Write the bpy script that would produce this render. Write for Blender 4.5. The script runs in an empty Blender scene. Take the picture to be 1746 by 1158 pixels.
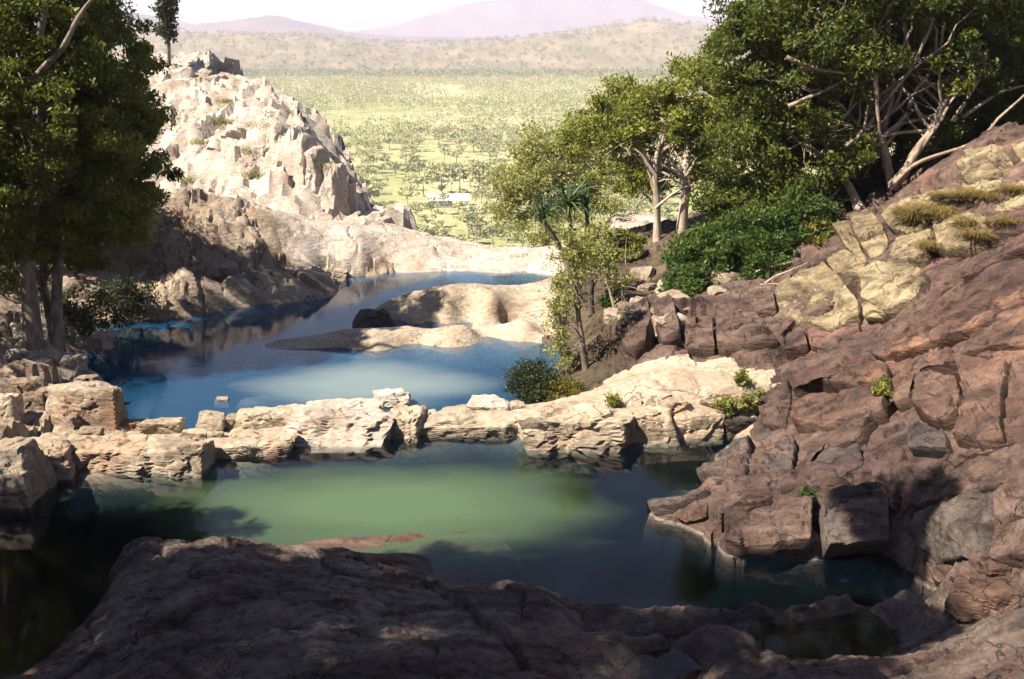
import bpy, bmesh, math, random
import numpy as np

# ------------------------------------------------------------------ camera, sky, sun, exposure
S = bpy.context.scene
COL = S.collection
F, TH, H = 1713.0, math.radians(16.6), 8.0          # focal length in photo pixels, pitch down, eye height
camd = bpy.data.cameras.new('camera'); cam = bpy.data.objects.new('camera', camd); COL.objects.link(cam)
camd.sensor_width = 36.0; camd.sensor_fit = 'HORIZONTAL'; camd.lens = 36.0 * F / 1746.0
camd.clip_start = 0.1; camd.clip_end = 60000.0
cam.location = (0, 0, H); cam.rotation_euler = (math.pi / 2 - TH, 0, 0)
S.camera = cam

SUN_EL = math.radians(52.0)
SUN_TO = (-0.91, -0.415)                              # compass direction towards the sun (x, y)
w = bpy.data.worlds.new('World'); S.world = w; w.use_nodes = True
nt = w.node_tree
sky = nt.nodes.new('ShaderNodeTexSky'); sky.sky_type = 'NISHITA'; sky.sun_disc = False
sky.sun_elevation = SUN_EL; sky.sun_rotation = math.atan2(SUN_TO[0], SUN_TO[1])
sky.altitude = 200; sky.air_density = 1.0; sky.dust_density = .3; sky.ozone_density = 3.0
nt.nodes['Background'].inputs['Strength'].default_value = 0.05
nt.links.new(sky.outputs[0], nt.nodes['Background'].inputs['Color'])
sund = bpy.data.lights.new('sun', 'SUN'); sun = bpy.data.objects.new('sun', sund); COL.objects.link(sun)
sund.energy = 5.0; sund.angle = math.radians(0.53); sund.color = (1.0, 0.91, 0.76)
ce = math.cos(SUN_EL)
from mathutils import Vector, Matrix
sun.rotation_euler = Vector((SUN_TO[0] * ce, SUN_TO[1] * ce, math.sin(SUN_EL))).to_track_quat('Z', 'Y').to_euler()
S.view_settings.view_transform = 'Standard'; S.view_settings.look = 'None'
S.view_settings.exposure = 1.42; S.view_settings.gamma = 1.0; S.view_settings.use_curve_mapping = False
S.cycles.use_denoising = True; S.cycles.max_bounces = 8; S.cycles.diffuse_bounces = 1
S.cycles.glossy_bounces = 3; S.cycles.transmission_bounces = 4; S.cycles.transparent_max_bounces = 12
S.cycles.volume_bounces = 1; S.cycles.caustics_reflective = False; S.cycles.caustics_refractive = False

# ------------------------------------------------------------------ projection helpers
def ray(px, py):
    u = (px - 873) / F; v = -(py - 579) / F
    return np.array((u, math.cos(TH) + v * math.sin(TH), -math.sin(TH) + v * math.cos(TH)))
def P(px, py, z=None, Y=None):
    r = ray(px, py); t = (z - H) / r[2] if z is not None else Y / r[1]
    return np.array((r[0] * t, r[1] * t, H + r[2] * t))

# ------------------------------------------------------------------ noise
_rs = np.random.RandomState(7)
_perm = np.concatenate([_rs.permutation(256)] * 3).astype(np.int64)
_g = _rs.normal(size=(256, 3)); _g /= np.linalg.norm(_g, axis=1)[:, None]
def perlin(p):
    p = np.asarray(p, float); i = np.floor(p).astype(np.int64); f = p - i; i &= 255
    u = f * f * f * (f * (f * 6 - 15) + 10); out = 0
    for dx in (0, 1):
        wx = u[:, 0] if dx else 1 - u[:, 0]
        for dy in (0, 1):
            wy = u[:, 1] if dy else 1 - u[:, 1]
            for dz in (0, 1):
                wz = u[:, 2] if dz else 1 - u[:, 2]
                h = _perm[_perm[_perm[(i[:, 0] + dx) & 255] + ((i[:, 1] + dy) & 255)] + ((i[:, 2] + dz) & 255)]
                g = _g[h]
                out = out + wx * wy * wz * (g[:, 0] * (f[:, 0] - dx) + g[:, 1] * (f[:, 1] - dy) + g[:, 2] * (f[:, 2] - dz))
    return out
def fbm(p, octv=4, gain=0.5, lac=2.03):
    p = np.asarray(p, float); a, s = 1.0, 0.0
    for k in range(octv):
        s = s + a * perlin(p + 17.3 * k); p = p * lac; a *= gain
    return s
def ridged(p, octv=4):
    p = np.asarray(p, float); a, s = 1.0, 0.0
    for k in range(octv):
        s = s + a * (1 - 2.2 * np.abs(perlin(p + 9.1 * k))); p = p * 2.05; a *= 0.5
    return s
def worley(x, y, cell, seed=0):
    """F1, F2 distance and id value of jittered cells in 2D."""
    gx, gy = np.floor(x / cell).astype(np.int64), np.floor(y / cell).astype(np.int64)
    f1 = np.full(x.shape, 1e9); f2 = f1.copy(); cid = np.zeros(x.shape); tilt = np.zeros(x.shape)
    for ox in (-1, 0, 1):
        for oy in (-1, 0, 1):
            cx, cy = gx + ox, gy + oy
            h = _perm[_perm[(cx + seed) & 255] + (cy & 255)]
            h2 = _perm[h + 37]
            qx = (cx + 0.1 + 0.8 * h / 255.0) * cell; qy = (cy + 0.1 + 0.8 * h2 / 255.0) * cell
            d = np.hypot(x - qx, y - qy)
            m = d < f1
            f2 = np.where(m, f1, np.minimum(f2, d)); cid = np.where(m, h / 255.0, cid); f1 = np.where(m, d, f1)
            tilt = np.where(m, ((x - qx) * (_perm[h + 91] / 127.5 - 1) + (y - qy) * (_perm[h + 143] / 127.5 - 1)) / cell, tilt)
    return f1, f2, cid, tilt

def worley3(p, seed=0):
    """faceted cell noise: per-cell step and tilt with a groove on the joint, about -1..1"""
    g = np.floor(p).astype(np.int64); f1 = np.full(len(p), 1e9); f2 = f1.copy(); val = np.zeros(len(p))
    for ox in (-1, 0, 1):
        for oy in (-1, 0, 1):
            for oz in (-1, 0, 1):
                c = g + np.array((ox, oy, oz)); h = _perm[_perm[_perm[(c[:, 0] + seed) & 255] + (c[:, 1] & 255)] + (c[:, 2] & 255)]
                dv = p - c - np.stack([_perm[h + 11], _perm[h + 57], _perm[h + 101]], 1) / 255.0; d = np.sqrt((dv * dv).sum(1)); m = d < f1
                f2 = np.where(m, f1, np.minimum(f2, d)); f1 = np.where(m, d, f1); val = np.where(m, (h / 127.5 - 1) * .45 + (dv * _g[h]).sum(1) * 1.4, val)
    return val - .35 * np.exp(-((f2 - f1) / .06) ** 2)

# ------------------------------------------------------------------ mesh / object helpers
def mesh_np(name, V, Q=None, T=None, smooth=True):
    me = bpy.data.meshes.new(name); V = np.asarray(V, np.float32)
    me.vertices.add(len(V)); me.vertices.foreach_set('co', V.ravel())
    nq = 0 if Q is None else len(Q); ntri = 0 if T is None else len(T)
    loops = np.concatenate([np.asarray(a, np.int32).ravel() for a in (Q, T) if a is not None and len(a)])
    me.loops.add(len(loops)); me.loops.foreach_set('vertex_index', loops)
    start = np.concatenate([np.arange(nq) * 4, nq * 4 + np.arange(ntri) * 3]).astype(np.int32)
    me.polygons.add(nq + ntri); me.polygons.foreach_set('loop_start', start)
    me.polygons.foreach_set('use_smooth', np.full(nq + ntri, smooth))
    me.update(calc_edges=True)
    return me
def crisp(me, deg=28):
    me.set_sharp_from_angle(angle=math.radians(deg)); return me
def link(name, me, mat=None, parent=None):
    o = bpy.data.objects.new(name, me); COL.objects.link(o)
    if mat is not None and me is not None and not me.materials: me.materials.append(mat)
    if parent is not None: o.parent = parent
    return o
def tag(o, label=None, cat=None, group=None, kind=None):
    for k, v in (('label', label), ('category', cat), ('group', group), ('kind', kind)):
        if v: o[k] = v
    return o
def empty(name, loc):
    o = bpy.data.objects.new(name, None); COL.objects.link(o); o.location = loc; o.empty_display_size = .2
    return o
def add_attr(me, name, vals):
    a = me.attributes.new(name, 'FLOAT', 'FACE'); a.data.foreach_set('value', np.asarray(vals, np.float32))
def grid(xs, ys, zf):
    X, Y = np.meshgrid(xs, ys); Z = zf(X.ravel(), Y.ravel()).reshape(X.shape)
    V = np.stack([X, Y, Z], -1).reshape(-1, 3)
    n, m = len(xs), len(ys); I = np.arange(n * m).reshape(m, n)
    Q = np.stack([I[:-1, :-1], I[:-1, 1:], I[1:, 1:], I[1:, :-1]], -1).reshape(-1, 4)
    return V, Q
def sub_mesh(V, Q):
    u, inv = np.unique(Q.ravel(), return_inverse=True)
    return V[u], inv.reshape(-1, Q.shape[1])

# ------------------------------------------------------------------ materials
def new_mat(name):
    m = bpy.data.materials.new(name); m.use_nodes = True; m.node_tree.nodes.clear()
    out = m.node_tree.nodes.new('ShaderNodeOutputMaterial')
    return m, m.node_tree, out
class N:
    def __init__(s, t): s.t = t
    def new(s, typ, **kw):
        n = s.t.nodes.new('ShaderNode' + typ)
        for k, v in kw.items(): setattr(n, k, v)
        return n
    def lk(s, a, b): s.t.links.new(a, b)
    def noise(s, vec, scale, detail=4, rough=.55, dist=0.0):
        n = s.new('TexNoise'); n.inputs['Scale'].default_value = scale; n.inputs['Detail'].default_value = detail
        n.inputs['Roughness'].default_value = rough; n.inputs['Distortion'].default_value = dist
        if vec is not None: s.lk(vec, n.inputs['Vector'])
        return n.outputs['Fac']
    def ramp(s, fac, stops):
        r = s.new('ValToRGB'); e = r.color_ramp.elements
        while len(e) < len(stops): e.new(0.5)
        for el, (p, c) in zip(e, stops):
            el.position = p; el.color = (*c, 1) if len(c) == 3 else c
        s.lk(fac, r.inputs['Fac']); return r.outputs['Color']
    def mix(s, fac, a, b, mode='MIX'):
        m = s.new('Mix', data_type='RGBA', blend_type=mode)
        for inp, v in ((m.inputs[0], fac), (m.inputs[6], a), (m.inputs[7], b)):
            if isinstance(v, (int, float)): inp.default_value = v
            elif isinstance(v, tuple): inp.default_value = (*v, 1)
            else: s.lk(v, inp)
        return m.outputs[2]
    def scalevec(s, vec, sc):
        m = s.new('Mapping'); m.inputs['Scale'].default_value = sc; s.lk(vec, m.inputs['Vector']); return m.outputs[0]
W3 = lambda v: (v, v, v)

def rock_mat(name, pale, mid, dark, stain=(.05, .04, .035), stain_amt=.5, accent=None, bump=.5, waterline=None, moss=None, strata=0.0):
    m, t, out = new_mat(name); n = N(t)
    pos = n.new('NewGeometry').outputs['Position']
    big = n.noise(pos, .55, 5, .6, .4)
    col = n.ramp(big, [(.32, dark), (.5, mid), (.66, pale)])
    if accent:
        a = n.noise(n.scalevec(pos, (.8, .8, .5)), .9, 4, .6, .6)
        col = n.mix(n.ramp(a, [(.55, W3(0)), (.68, W3(.85))]), col, accent)
    st = n.noise(n.scalevec(pos, (1.0, 1.0, .35)), 1.3, 6, .65, .8)
    col = n.mix(n.ramp(st, [(.56, W3(0)), (.7, W3(stain_amt))]), col, stain)
    if strata:
        mp = n.new('Mapping'); mp.inputs['Rotation'].default_value = (.35, -.5, .5); mp.inputs['Scale'].default_value = (.35, 2.2, 3.0); n.lk(pos, mp.inputs['Vector'])
        col = n.mix(strata, col, n.ramp(n.noise(mp.outputs[0], 1.1, 6, .65, .6), [(.36, W3(.3)), (.5, W3(.95)), (.64, W3(1.5))]), 'MULTIPLY')
    fine = n.noise(pos, 9.0, 8, .7)
    col = n.mix(1.0, col, n.ramp(fine, [(.28, W3(.55)), (.5, W3(1.0)), (.75, W3(1.25))]), 'MULTIPLY')
    if moss:
        col = n.mix(n.ramp(n.noise(pos, 2.3, 5, .7), [(.6, W3(0)), (.72, W3(.6))]), col, moss)
    if waterline is not None:
        sep = n.new('SeparateXYZ'); n.lk(pos, sep.inputs[0])
        wob = n.new('Math', operation='MULTIPLY_ADD'); n.lk(n.noise(pos, 3, 2), wob.inputs[0])
        wob.inputs[1].default_value = .06; n.lk(sep.outputs[2], wob.inputs[2])
        mr = n.new('MapRange'); n.lk(wob.outputs[0], mr.inputs[0])
        mr.inputs[1].default_value = waterline; mr.inputs[2].default_value = waterline + .12
        col = n.mix(n.ramp(mr.outputs[0], [(0.0, W3(0)), (.35, W3(.45)), (.55, W3(.35)), (.8, W3(0))]), col, (.42, .38, .32))
    vo = n.new('TexVoronoi', feature='DISTANCE_TO_EDGE'); vo.inputs['Scale'].default_value = .8
    nz = n.new('TexNoise'); nz.inputs['Scale'].default_value = 1.6; nz.inputs['Detail'].default_value = 5; n.lk(pos, nz.inputs['Vector'])
    vm = n.new('VectorMath', operation='MULTIPLY_ADD'); n.lk(nz.outputs['Color'], vm.inputs[0]); vm.inputs[1].default_value = (1.2, 1.2, 1.2); n.lk(n.scalevec(pos, (.7, 1.25, 1.1)), vm.inputs[2]); n.lk(vm.outputs[0], vo.inputs['Vector'])
    ck = n.ramp(n.noise(pos, .7, 3, .6), [(.42, W3(.12)), (.58, W3(.85))])
    col = n.mix(ck, col, n.ramp(vo.outputs['Distance'], [(0, W3(.12)), (.007, W3(.45)), (.017, W3(1))]), 'MULTIPLY')
    b = n.new('BsdfPrincipled'); n.lk(col, b.inputs['Base Color'])
    b.inputs['Roughness'].default_value = .86; b.inputs['Specular IOR Level'].default_value = .25
    bh = n.mix(.5, n.noise(pos, 5.0, 9, .72), n.noise(n.scalevec(pos, (1, 1, 4)), 3.0, 5, .6, .5))
    bh = n.mix(.3, bh, n.ramp(vo.outputs['Distance'], [(0, W3(0)), (.012, W3(.85)), (.3, W3(1))]), 'MULTIPLY')
    bp = n.new('Bump'); bp.inputs['Strength'].default_value = bump; bp.inputs['Distance'].default_value = .2
    n.lk(bh, bp.inputs['Height']); n.lk(bp.outputs[0], b.inputs['Normal'])
    n.lk(b.outputs[0], out.inputs['Surface']); return m

M = {}
M['pale'] = rock_mat('pale_sandstone', (0.440, 0.370, 0.282), (0.352, 0.282, 0.207), (0.246, 0.180, 0.128), (0.123, 0.088, 0.066), .65, (0.352, 0.238, 0.167), .5, waterline=-.06)
M['white'] = rock_mat('white_sandstone', (0.479, 0.419, 0.360), (0.410, 0.342, 0.284), (0.308, 0.231, 0.180), (0.205, 0.145, 0.113), .45, None, .45)
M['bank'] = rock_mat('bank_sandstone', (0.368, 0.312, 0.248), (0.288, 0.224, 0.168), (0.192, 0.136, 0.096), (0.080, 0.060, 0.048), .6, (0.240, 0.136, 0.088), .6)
M['slope'] = rock_mat('brown_sandstone', (0.153, 0.103, 0.080), (0.104, 0.066, 0.053), (0.059, 0.036, 0.032), (0.030, 0.022, 0.027), .8, (0.179, 0.092, 0.075), .7, waterline=-.03, strata=.75)
M['slope_tan'] = rock_mat('tan_sandstone', (0.282, 0.224, 0.136), (0.213, 0.161, 0.097), (0.136, 0.097, 0.063), (0.068, 0.054, 0.043), .6, None, .7, strata=.75)
M['slope_red'] = rock_mat('red_sandstone', (0.132, 0.081, 0.062), (0.092, 0.053, 0.041), (0.051, 0.030, 0.026), (0.026, 0.019, 0.021), .8, (0.198, 0.106, 0.066), .6, strata=.75)
M['slope_grey'] = rock_mat('grey_sandstone', (0.127, 0.101, 0.083), (0.083, 0.063, 0.055), (0.048, 0.038, 0.037), (0.026, 0.022, 0.026), .8, (0.145, 0.088, 0.070), .7, waterline=-.03, strata=.75)
M['shelf'] = rock_mat('shelf_sandstone', (0.190, 0.144, 0.121), (0.121, 0.087, 0.073), (0.063, 0.046, 0.043), (0.028, 0.023, 0.026), .7, (0.152, 0.080, 0.058), .9, strata=.75)
M['dark'] = rock_mat('wet_dark_rock', (.15, .13, .12), (.095, .083, .08), (.05, .045, .045), (.015, .014, .014), .6, None, .6)
M['bed'] = rock_mat('pool_bed_sand_and_rock', (.06, .05, .03), (.04, .034, .022), (.025, .022, .016), (.015, .013, .01), .5, (.10, .05, .03), .3)
_t = M['bed'].node_tree; _n = N(_t); _b = [x for x in _t.nodes if x.type == 'BSDF_PRINCIPLED'][0]; _src = _b.inputs['Base Color'].links[0].from_socket
_at = _n.new('Attribute', attribute_name='sand'); _n.lk(_n.mix(_at.outputs['Fac'], _src, (.46, .42, .27)), _b.inputs['Base Color'])
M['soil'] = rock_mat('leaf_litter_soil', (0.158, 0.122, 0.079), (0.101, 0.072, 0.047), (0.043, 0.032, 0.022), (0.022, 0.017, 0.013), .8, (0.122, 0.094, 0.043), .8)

def leaf_mat(name, c1, c2, c3, trans=.35, rough=.5):
    m, t, out = new_mat(name); n = N(t)
    at = n.new('Attribute', attribute_name='rnd')
    col = n.ramp(at.outputs['Fac'], [(.05, c1), (.5, c2), (.95, c3)])
    d = n.new('BsdfPrincipled'); n.lk(col, d.inputs['Base Color']); d.inputs['Roughness'].default_value = rough
    d.inputs['Specular IOR Level'].default_value = .3
    tr = n.new('BsdfTranslucent'); n.lk(n.mix(.35, col, (.22, .24, .02)), tr.inputs['Color'])
    mx = n.new('MixShader'); mx.inputs[0].default_value = trans
    n.lk(d.outputs[0], mx.inputs[1]); n.lk(tr.outputs[0], mx.inputs[2]); n.lk(mx.outputs[0], out.inputs['Surface'])
    return m
M['leaf_left'] = leaf_mat('olive_leaves', (.045, .06, .007), (.11, .13, .014), (.22, .225, .03))
M['leaf_right'] = leaf_mat('deep_green_leaves', (.03, .048, .009), (.075, .10, .015), (.185, .195, .032))
M['leaf_bright'] = leaf_mat('yellow_green_leaves', (.11, .13, .018), (.20, .22, .035), (.32, .32, .07))
M['leaf_pale'] = leaf_mat('pale_leaves', (.19, .205, .05), (.28, .29, .08), (.40, .39, .14))
M['leaf_shrub'] = leaf_mat('shrub_leaves', (.028, .06, .013), (.06, .11, .022), (.12, .17, .032))
M['leaf_yellow'] = leaf_mat('yellowing_leaves', (.10, .085, .012), (.17, .15, .025), (.24, .21, .04))
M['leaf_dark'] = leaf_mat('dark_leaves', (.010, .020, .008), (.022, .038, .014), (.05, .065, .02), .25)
M['leaf_valley'] = leaf_mat('valley_leaves', (.30, .30, .13), (.40, .39, .19), (.50, .47, .27), .25)
M['leaf_valley_dark'] = leaf_mat('valley_dark_leaves', (.14, .16, .07), (.20, .21, .10), (.27, .28, .14), .2)
M['grass'] = leaf_mat('dry_grass_blades', (.15, .105, .035), (.24, .17, .06), (.34, .25, .10), .3)
M['grass_green'] = leaf_mat('green_grass_blades', (.10, .12, .02), (.18, .19, .04), (.30, .28, .07), .3)
M['strap'] = leaf_mat('pandanus_leaves', (.03, .075, .03), (.06, .12, .045), (.10, .17, .06), .25)
M['strap'].node_tree.nodes  # strap leaves use no face attribute: the ramp stays at its first stop
def bark_mat(name, a, b, c):
    m, t, out = new_mat(name); n = N(t)
    pos = n.new('NewGeometry').outputs['Position']
    col = n.ramp(n.noise(n.scalevec(pos, (1, 1, .3)), 6, 6, .65, .5), [(.3, a), (.5, b), (.7, c)])
    d = n.new('BsdfPrincipled'); n.lk(col, d.inputs['Base Color']); d.inputs['Roughness'].default_value = .85
    bp = n.new('Bump'); bp.inputs['Strength'].default_value = .5; bp.inputs['Distance'].default_value = .05
    n.lk(n.noise(n.scalevec(pos, (1, 1, .25)), 14, 6, .7), bp.inputs['Height']); n.lk(bp.outputs[0], d.inputs['Normal'])
    n.lk(d.outputs[0], out.inputs['Surface']); return m
M['bark_grey'] = bark_mat('grey_paperbark', (.06, .045, .035), (.17, .13, .10), (.32, .26, .20))
M['bark_pale'] = bark_mat('pale_bark', (.22, .16, .12), (.42, .34, .26), (.55, .48, .39))
M['bark_tan'] = bark_mat('tan_bark', (.12, .085, .06), (.27, .20, .145), (.42, .34, .26))
M['bark_dark'] = bark_mat('dark_bark', (.03, .024, .02), (.07, .055, .042), (.13, .10, .08))

def water_mat(name, sky_silt_col, base_amt, absorb, dens, ripple, plume=None, plume_col=(.06, .09, .045), plume_amt=.85):
    """fresnel reflection over absorbing water whose diffuse base holds painted sky reflection and silt tone; a plume of suspended silt makes the middle of a pool opaque"""
    m, t, out = new_mat(name); n = N(t)
    pos = n.new('NewGeometry').outputs['Position']
    bp = n.new('Bump'); bp.inputs['Strength'].default_value = ripple; bp.inputs['Distance'].default_value = .02
    n.lk(n.noise(n.scalevec(pos, (1.0, 2.2, 1)), 2.6, 4, .6, .3), bp.inputs['Height'])
    fr = n.new('Fresnel'); fr.inputs['IOR'].default_value = 1.33; n.lk(bp.outputs[0], fr.inputs['Normal'])
    gl = n.new('BsdfGlossy'); gl.inputs['Roughness'].default_value = .01; gl.inputs['Color'].default_value = (1, 1, 1, 1)
    n.lk(bp.outputs[0], gl.inputs['Normal'])
    tr = n.new('BsdfTransparent'); df = n.new('BsdfDiffuse'); df.inputs['Color'].default_value = (*sky_silt_col, 1)
    m1 = n.new('MixShader'); m1.inputs[0].default_value = base_amt
    n.lk(tr.outputs[0], m1.inputs[1]); n.lk(df.outputs[0], m1.inputs[2]); body = m1.outputs[0]
    if plume:
        (cx, cy), (rx, ry) = plume
        nz = n.new('TexNoise'); nz.inputs['Scale'].default_value = .55; nz.inputs['Detail'].default_value = 5; n.lk(n.scalevec(pos, (.6, 1.5, 1)), nz.inputs['Vector'])
        ad = n.new('VectorMath', operation='MULTIPLY_ADD'); n.lk(nz.outputs['Color'], ad.inputs[0]); ad.inputs[1].default_value = (rx * .55, ry * .8, 0); n.lk(pos, ad.inputs[2])
        mp = n.new('Mapping'); mp.inputs['Location'].default_value = (-(cx + rx * .275) / rx, -(cy + ry * .4) / ry, 0); mp.inputs['Scale'].default_value = (1 / rx, 1 / ry, 0); n.lk(ad.outputs[0], mp.inputs['Vector'])
        ln = n.new('VectorMath', operation='LENGTH'); n.lk(mp.outputs[0], ln.inputs[0])
        fac = n.ramp(ln.outputs['Value'], [(.25, W3(plume_amt)), (.62, W3(plume_amt * .62)), (1.0, W3(0))])
        d2 = n.new('BsdfDiffuse'); d2.inputs['Color'].default_value = (*plume_col, 1); m3 = n.new('MixShader'); n.lk(fac, m3.inputs[0]); n.lk(body, m3.inputs[1]); n.lk(d2.outputs[0], m3.inputs[2]); body = m3.outputs[0]
    m2 = n.new('MixShader'); n.lk(fr.outputs[0], m2.inputs[0]); n.lk(body, m2.inputs[1]); n.lk(gl.outputs[0], m2.inputs[2])
    n.lk(m2.outputs[0], out.inputs['Surface'])
    va = n.new('VolumeAbsorption'); va.inputs['Color'].default_value = (*absorb, 1); va.inputs['Density'].default_value = dens
    n.lk(va.outputs[0], out.inputs['Volume']); return m
M['water_near'] = water_mat('near_pool_water', (.010, .03, .055), .07, (.30, .46, .50), 3.4, .07, ((-2.2, 16.35), (4.6, 2.15)), (.072, .112, .052), .95)  # faint blue diffuse base: sky reflection painted into the water outside the plume
M['water_far'] = water_mat('far_pool_water', (.012, .075, .165), .45, (.35, .60, .70), 1.8, .12, ((-3.6, 23.8), (3.4, 1.9)), (.19, .24, .225), .75)  # blue diffuse base paints extra sky reflection into the water colour
M['water_small'] = water_mat('rock_pool_water', (.03, .025, .015), .1, (.55, .40, .25), 3.0, .04)

# ------------------------------------------------------------------ bedrock surface: thin-plate spline through surveyed points
CP = []
def cp(reg, pts, z0=None):
    for a in pts:
        if z0 is not None: x, y, _ = P(a[0], a[1], z=z0); CP.append((x, y, a[2], reg))
        else: x, y, z = P(a[0], a[1], z=a[2]); CP.append((x, y, z, reg))
def cpY(reg, pts):
    for a in pts:
        x, y, z = P(a[0], a[1], Y=a[2]); CP.append((x, y, z, reg))
SHELF0 = len(CP)
cp('s', [(215,925,.3),(300,918,.5),(430,924,.55),(540,942,.5),(640,965,.42),(700,974,.42),(770,993,.36),(830,993,.33),(900,1003,.33),(970,1028,.28),(1050,1032,.25),(1130,1038,.25),(1200,1037,.25),(1270,1035,.25),
         (330,1000,.72),(450,1000,.85),(600,1030,.8),(750,1060,.72),(900,1070,.62),(1050,1070,.48),(1200,1068,.42),(200,1000,.3),(160,1060,.2),(300,1100,.7),(500,1120,.88),(700,1120,.85),(850,1120,.7),
         (60,1158,.15),(300,1220,.7),(600,1220,.85),(870,1170,.6),(1500,1170,.55),(1746,1220,1.1),(1000,1230,.6),(1300,1230,.6),
         (1270,1085,.45),(1300,1032,.36),(1350,1033,.38),(1400,1033,.38),(1450,1033,.38),(1500,1032,.38),(1550,1028,.42),(1590,1026,.45),(1000,1095,.45),(1120,1085,.42),(1020,1170,.42),(1230,1150,.46),(1310,1132,.36),(1450,1140,.40),
         (1595,1040,.40),(1600,1090,.45),(1560,1130,.42),(1600,1012,.25),(1650,1030,.6),(1700,1010,.85),(1746,1050,1.05),(1660,1090,.75),(1640,1140,.7),(1720,1120,1.0),(1800,1000,1.3)])
cp('s', [(1350,1075,-.25),(1430,1075,-.35),(1520,1075,-.35),(1450,1105,-.25),(1545,1090,-.2),(1320,1090,-.1),(1050,1128,-.2),(1130,1122,-.25),(1200,1115,-.2),(1120,1150,-.1)])
for _i in range(SHELF0, len(CP)):
    if CP[_i][1] > 10.3 and CP[_i][0] < 4: CP[_i] = (CP[_i][0], CP[_i][1] - .08, CP[_i][2] - .10, 's')
cp('b', [(450,850,-1.0),(650,850,-.85),(850,850,-1.0),(1000,850,-1.8),(1000,950,-2),(1200,980,-2),(1400,985,-1.6),(700,938,-.12),(780,932,-.2),(860,930,-.5),(620,945,-.05),(200,880,-1.5),(50,950,-1.5),(100,860,-1.1),
         (400,800,-.35),(450,788,-.3),(1100,800,-2),(1200,780,-1.5),(560,800,-.7),(800,790,-.8),(950,800,-1.3),(0,1050,-.9),(-150,900,-1.0),(820,965,-.8),(950,995,-1),(1100,1012,-1.2),(1300,1000,-1.4),(1480,985,-1.1),(1380,1008,-.9),(1200,1010,-1.2),(1460,1005,-.8),(300,880,-1.2),(1050,900,-1.3),(1090,900,-1.3),(1150,920,-1.5),(1225,970,-1.7),(1300,978,-1.8),(1400,976,-1.7),(1500,962,-1.3),(640,924,-.6),(750,916,-.8),(850,912,-.9),(1050,870,-1.6),(1150,840,-1.4),(1250,775,-1.0),
         (130,980,-1.0),(60,1060,-.7)], 0.0)
cp('d', [(50,790,.12),(150,775,.1),(250,765,.08),(400,745,.06),(480,742,.06),(580,722,.06),(700,716,.06),(800,712,.06),(880,705,.08),(960,700,.45),(1050,680,.65),(1150,670,.75),(1250,660,.85),(1000,690,.5),(1100,640,.75),(1200,625,.9),(1040,655,.6)])
cp('b', [(120,828,-.35),(235,815,-.35),(340,806,-.3),(500,770,-.4),(660,762,-.4),(760,748,-.3),(890,752,-.4),(980,770,-.5),(1070,762,-.5),(1240,752,-.5)], 0.0)
cp('f', [(300,650,-1.3),(400,620,-1.2),(500,640,-.75),(600,640,-.6),(700,640,-.65),(800,640,-.9),(880,620,-1.2),(400,680,-.8),(550,690,-.55),(750,680,-.7),(250,690,-1.4),(220,640,-1.3),(350,560,-1.4),(500,530,-1.4),(650,500,-1.3),(800,475,-.9),(900,475,-.8),
         (560,560,-1.0),(450,560,-1.1),(700,610,-1.0),(850,600,-1.0),(930,605,-.9),(740,551,-.6),(680,550,-.65),(800,552,-.55),(640,553,-.6),(860,550,-.4),(850,640,-1.1),(900,660,-.7),(330,700,-.9),(480,700,-.5),(640,690,-.5),(720,695,-.5),(830,685,-.5),(560,600,-.7),(350,600,-1.3),(260,590,-1.3),(600,480,-1.2),(430,530,-1.2),(720,473,-.9),(760,479,-.8),(860,480,-.8)], -.25)
cp('i', [(760,489,.5),(850,489,.5),(930,487,.5),(690,507,.32),(662,532,-.05),(760,520,.28),(850,520,.28),(930,518,.35),(890,540,.05),(810,545,-.1),(700,542,-.1),(930,545,.05)])
cp('j', [(580,564,.02),(640,560,.06),(700,558,.1),(800,558,.1),(900,553,.12),(500,580,-.16),(455,589,-.25),(550,594,-.25),(700,585,-.25),(820,577,-.25),(930,570,-.25),(640,578,0),(760,570,.02)])
cp('k', [(165,650,-.25),(155,600,-.25),(180,545,-.25),(220,518,-.25),(300,508,-.25),(400,499,-.25),(480,489,-.25),(560,479,-.25),(640,467,-.25),(200,492,.35),(300,478,.6),(400,468,.6),(480,462,.55),(560,458,.35),(640,458,.0),
         (350,435,.95),(270,445,1.0),(450,425,1.05),(180,440,1.1),(90,460,1.1),(0,480,1.2),(60,610,.4),(0,600,.6),(-150,560,1.2),(110,560,.4),(100,640,.15),(30,660,.3),(0,730,.4),(150,705,-.1),(60,720,.15),(-150,720,.8),(-200,850,.5),(-250,1000,.6)])
cp('l', [(540,400,1.15),(620,388,1.0),(700,405,.6),(780,432,.1),(720,457,-.12),(850,459,-.16),(930,458,-.12),(850,436,.0),(930,432,.05),(620,430,.5),(520,440,.6),(700,440,.15)])
cp('g', [(990,670,-.1),(1000,640,.25),(1050,600,.65),(1000,560,.3),(955,610,-.22),(1050,545,.85),(960,545,.12),(970,500,.5),(1000,505,.6),(1050,490,1.0),(1150,480,1.5),(1000,455,.6),(1100,440,1.4),(1000,430,.4),(960,570,-.1)])
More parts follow.
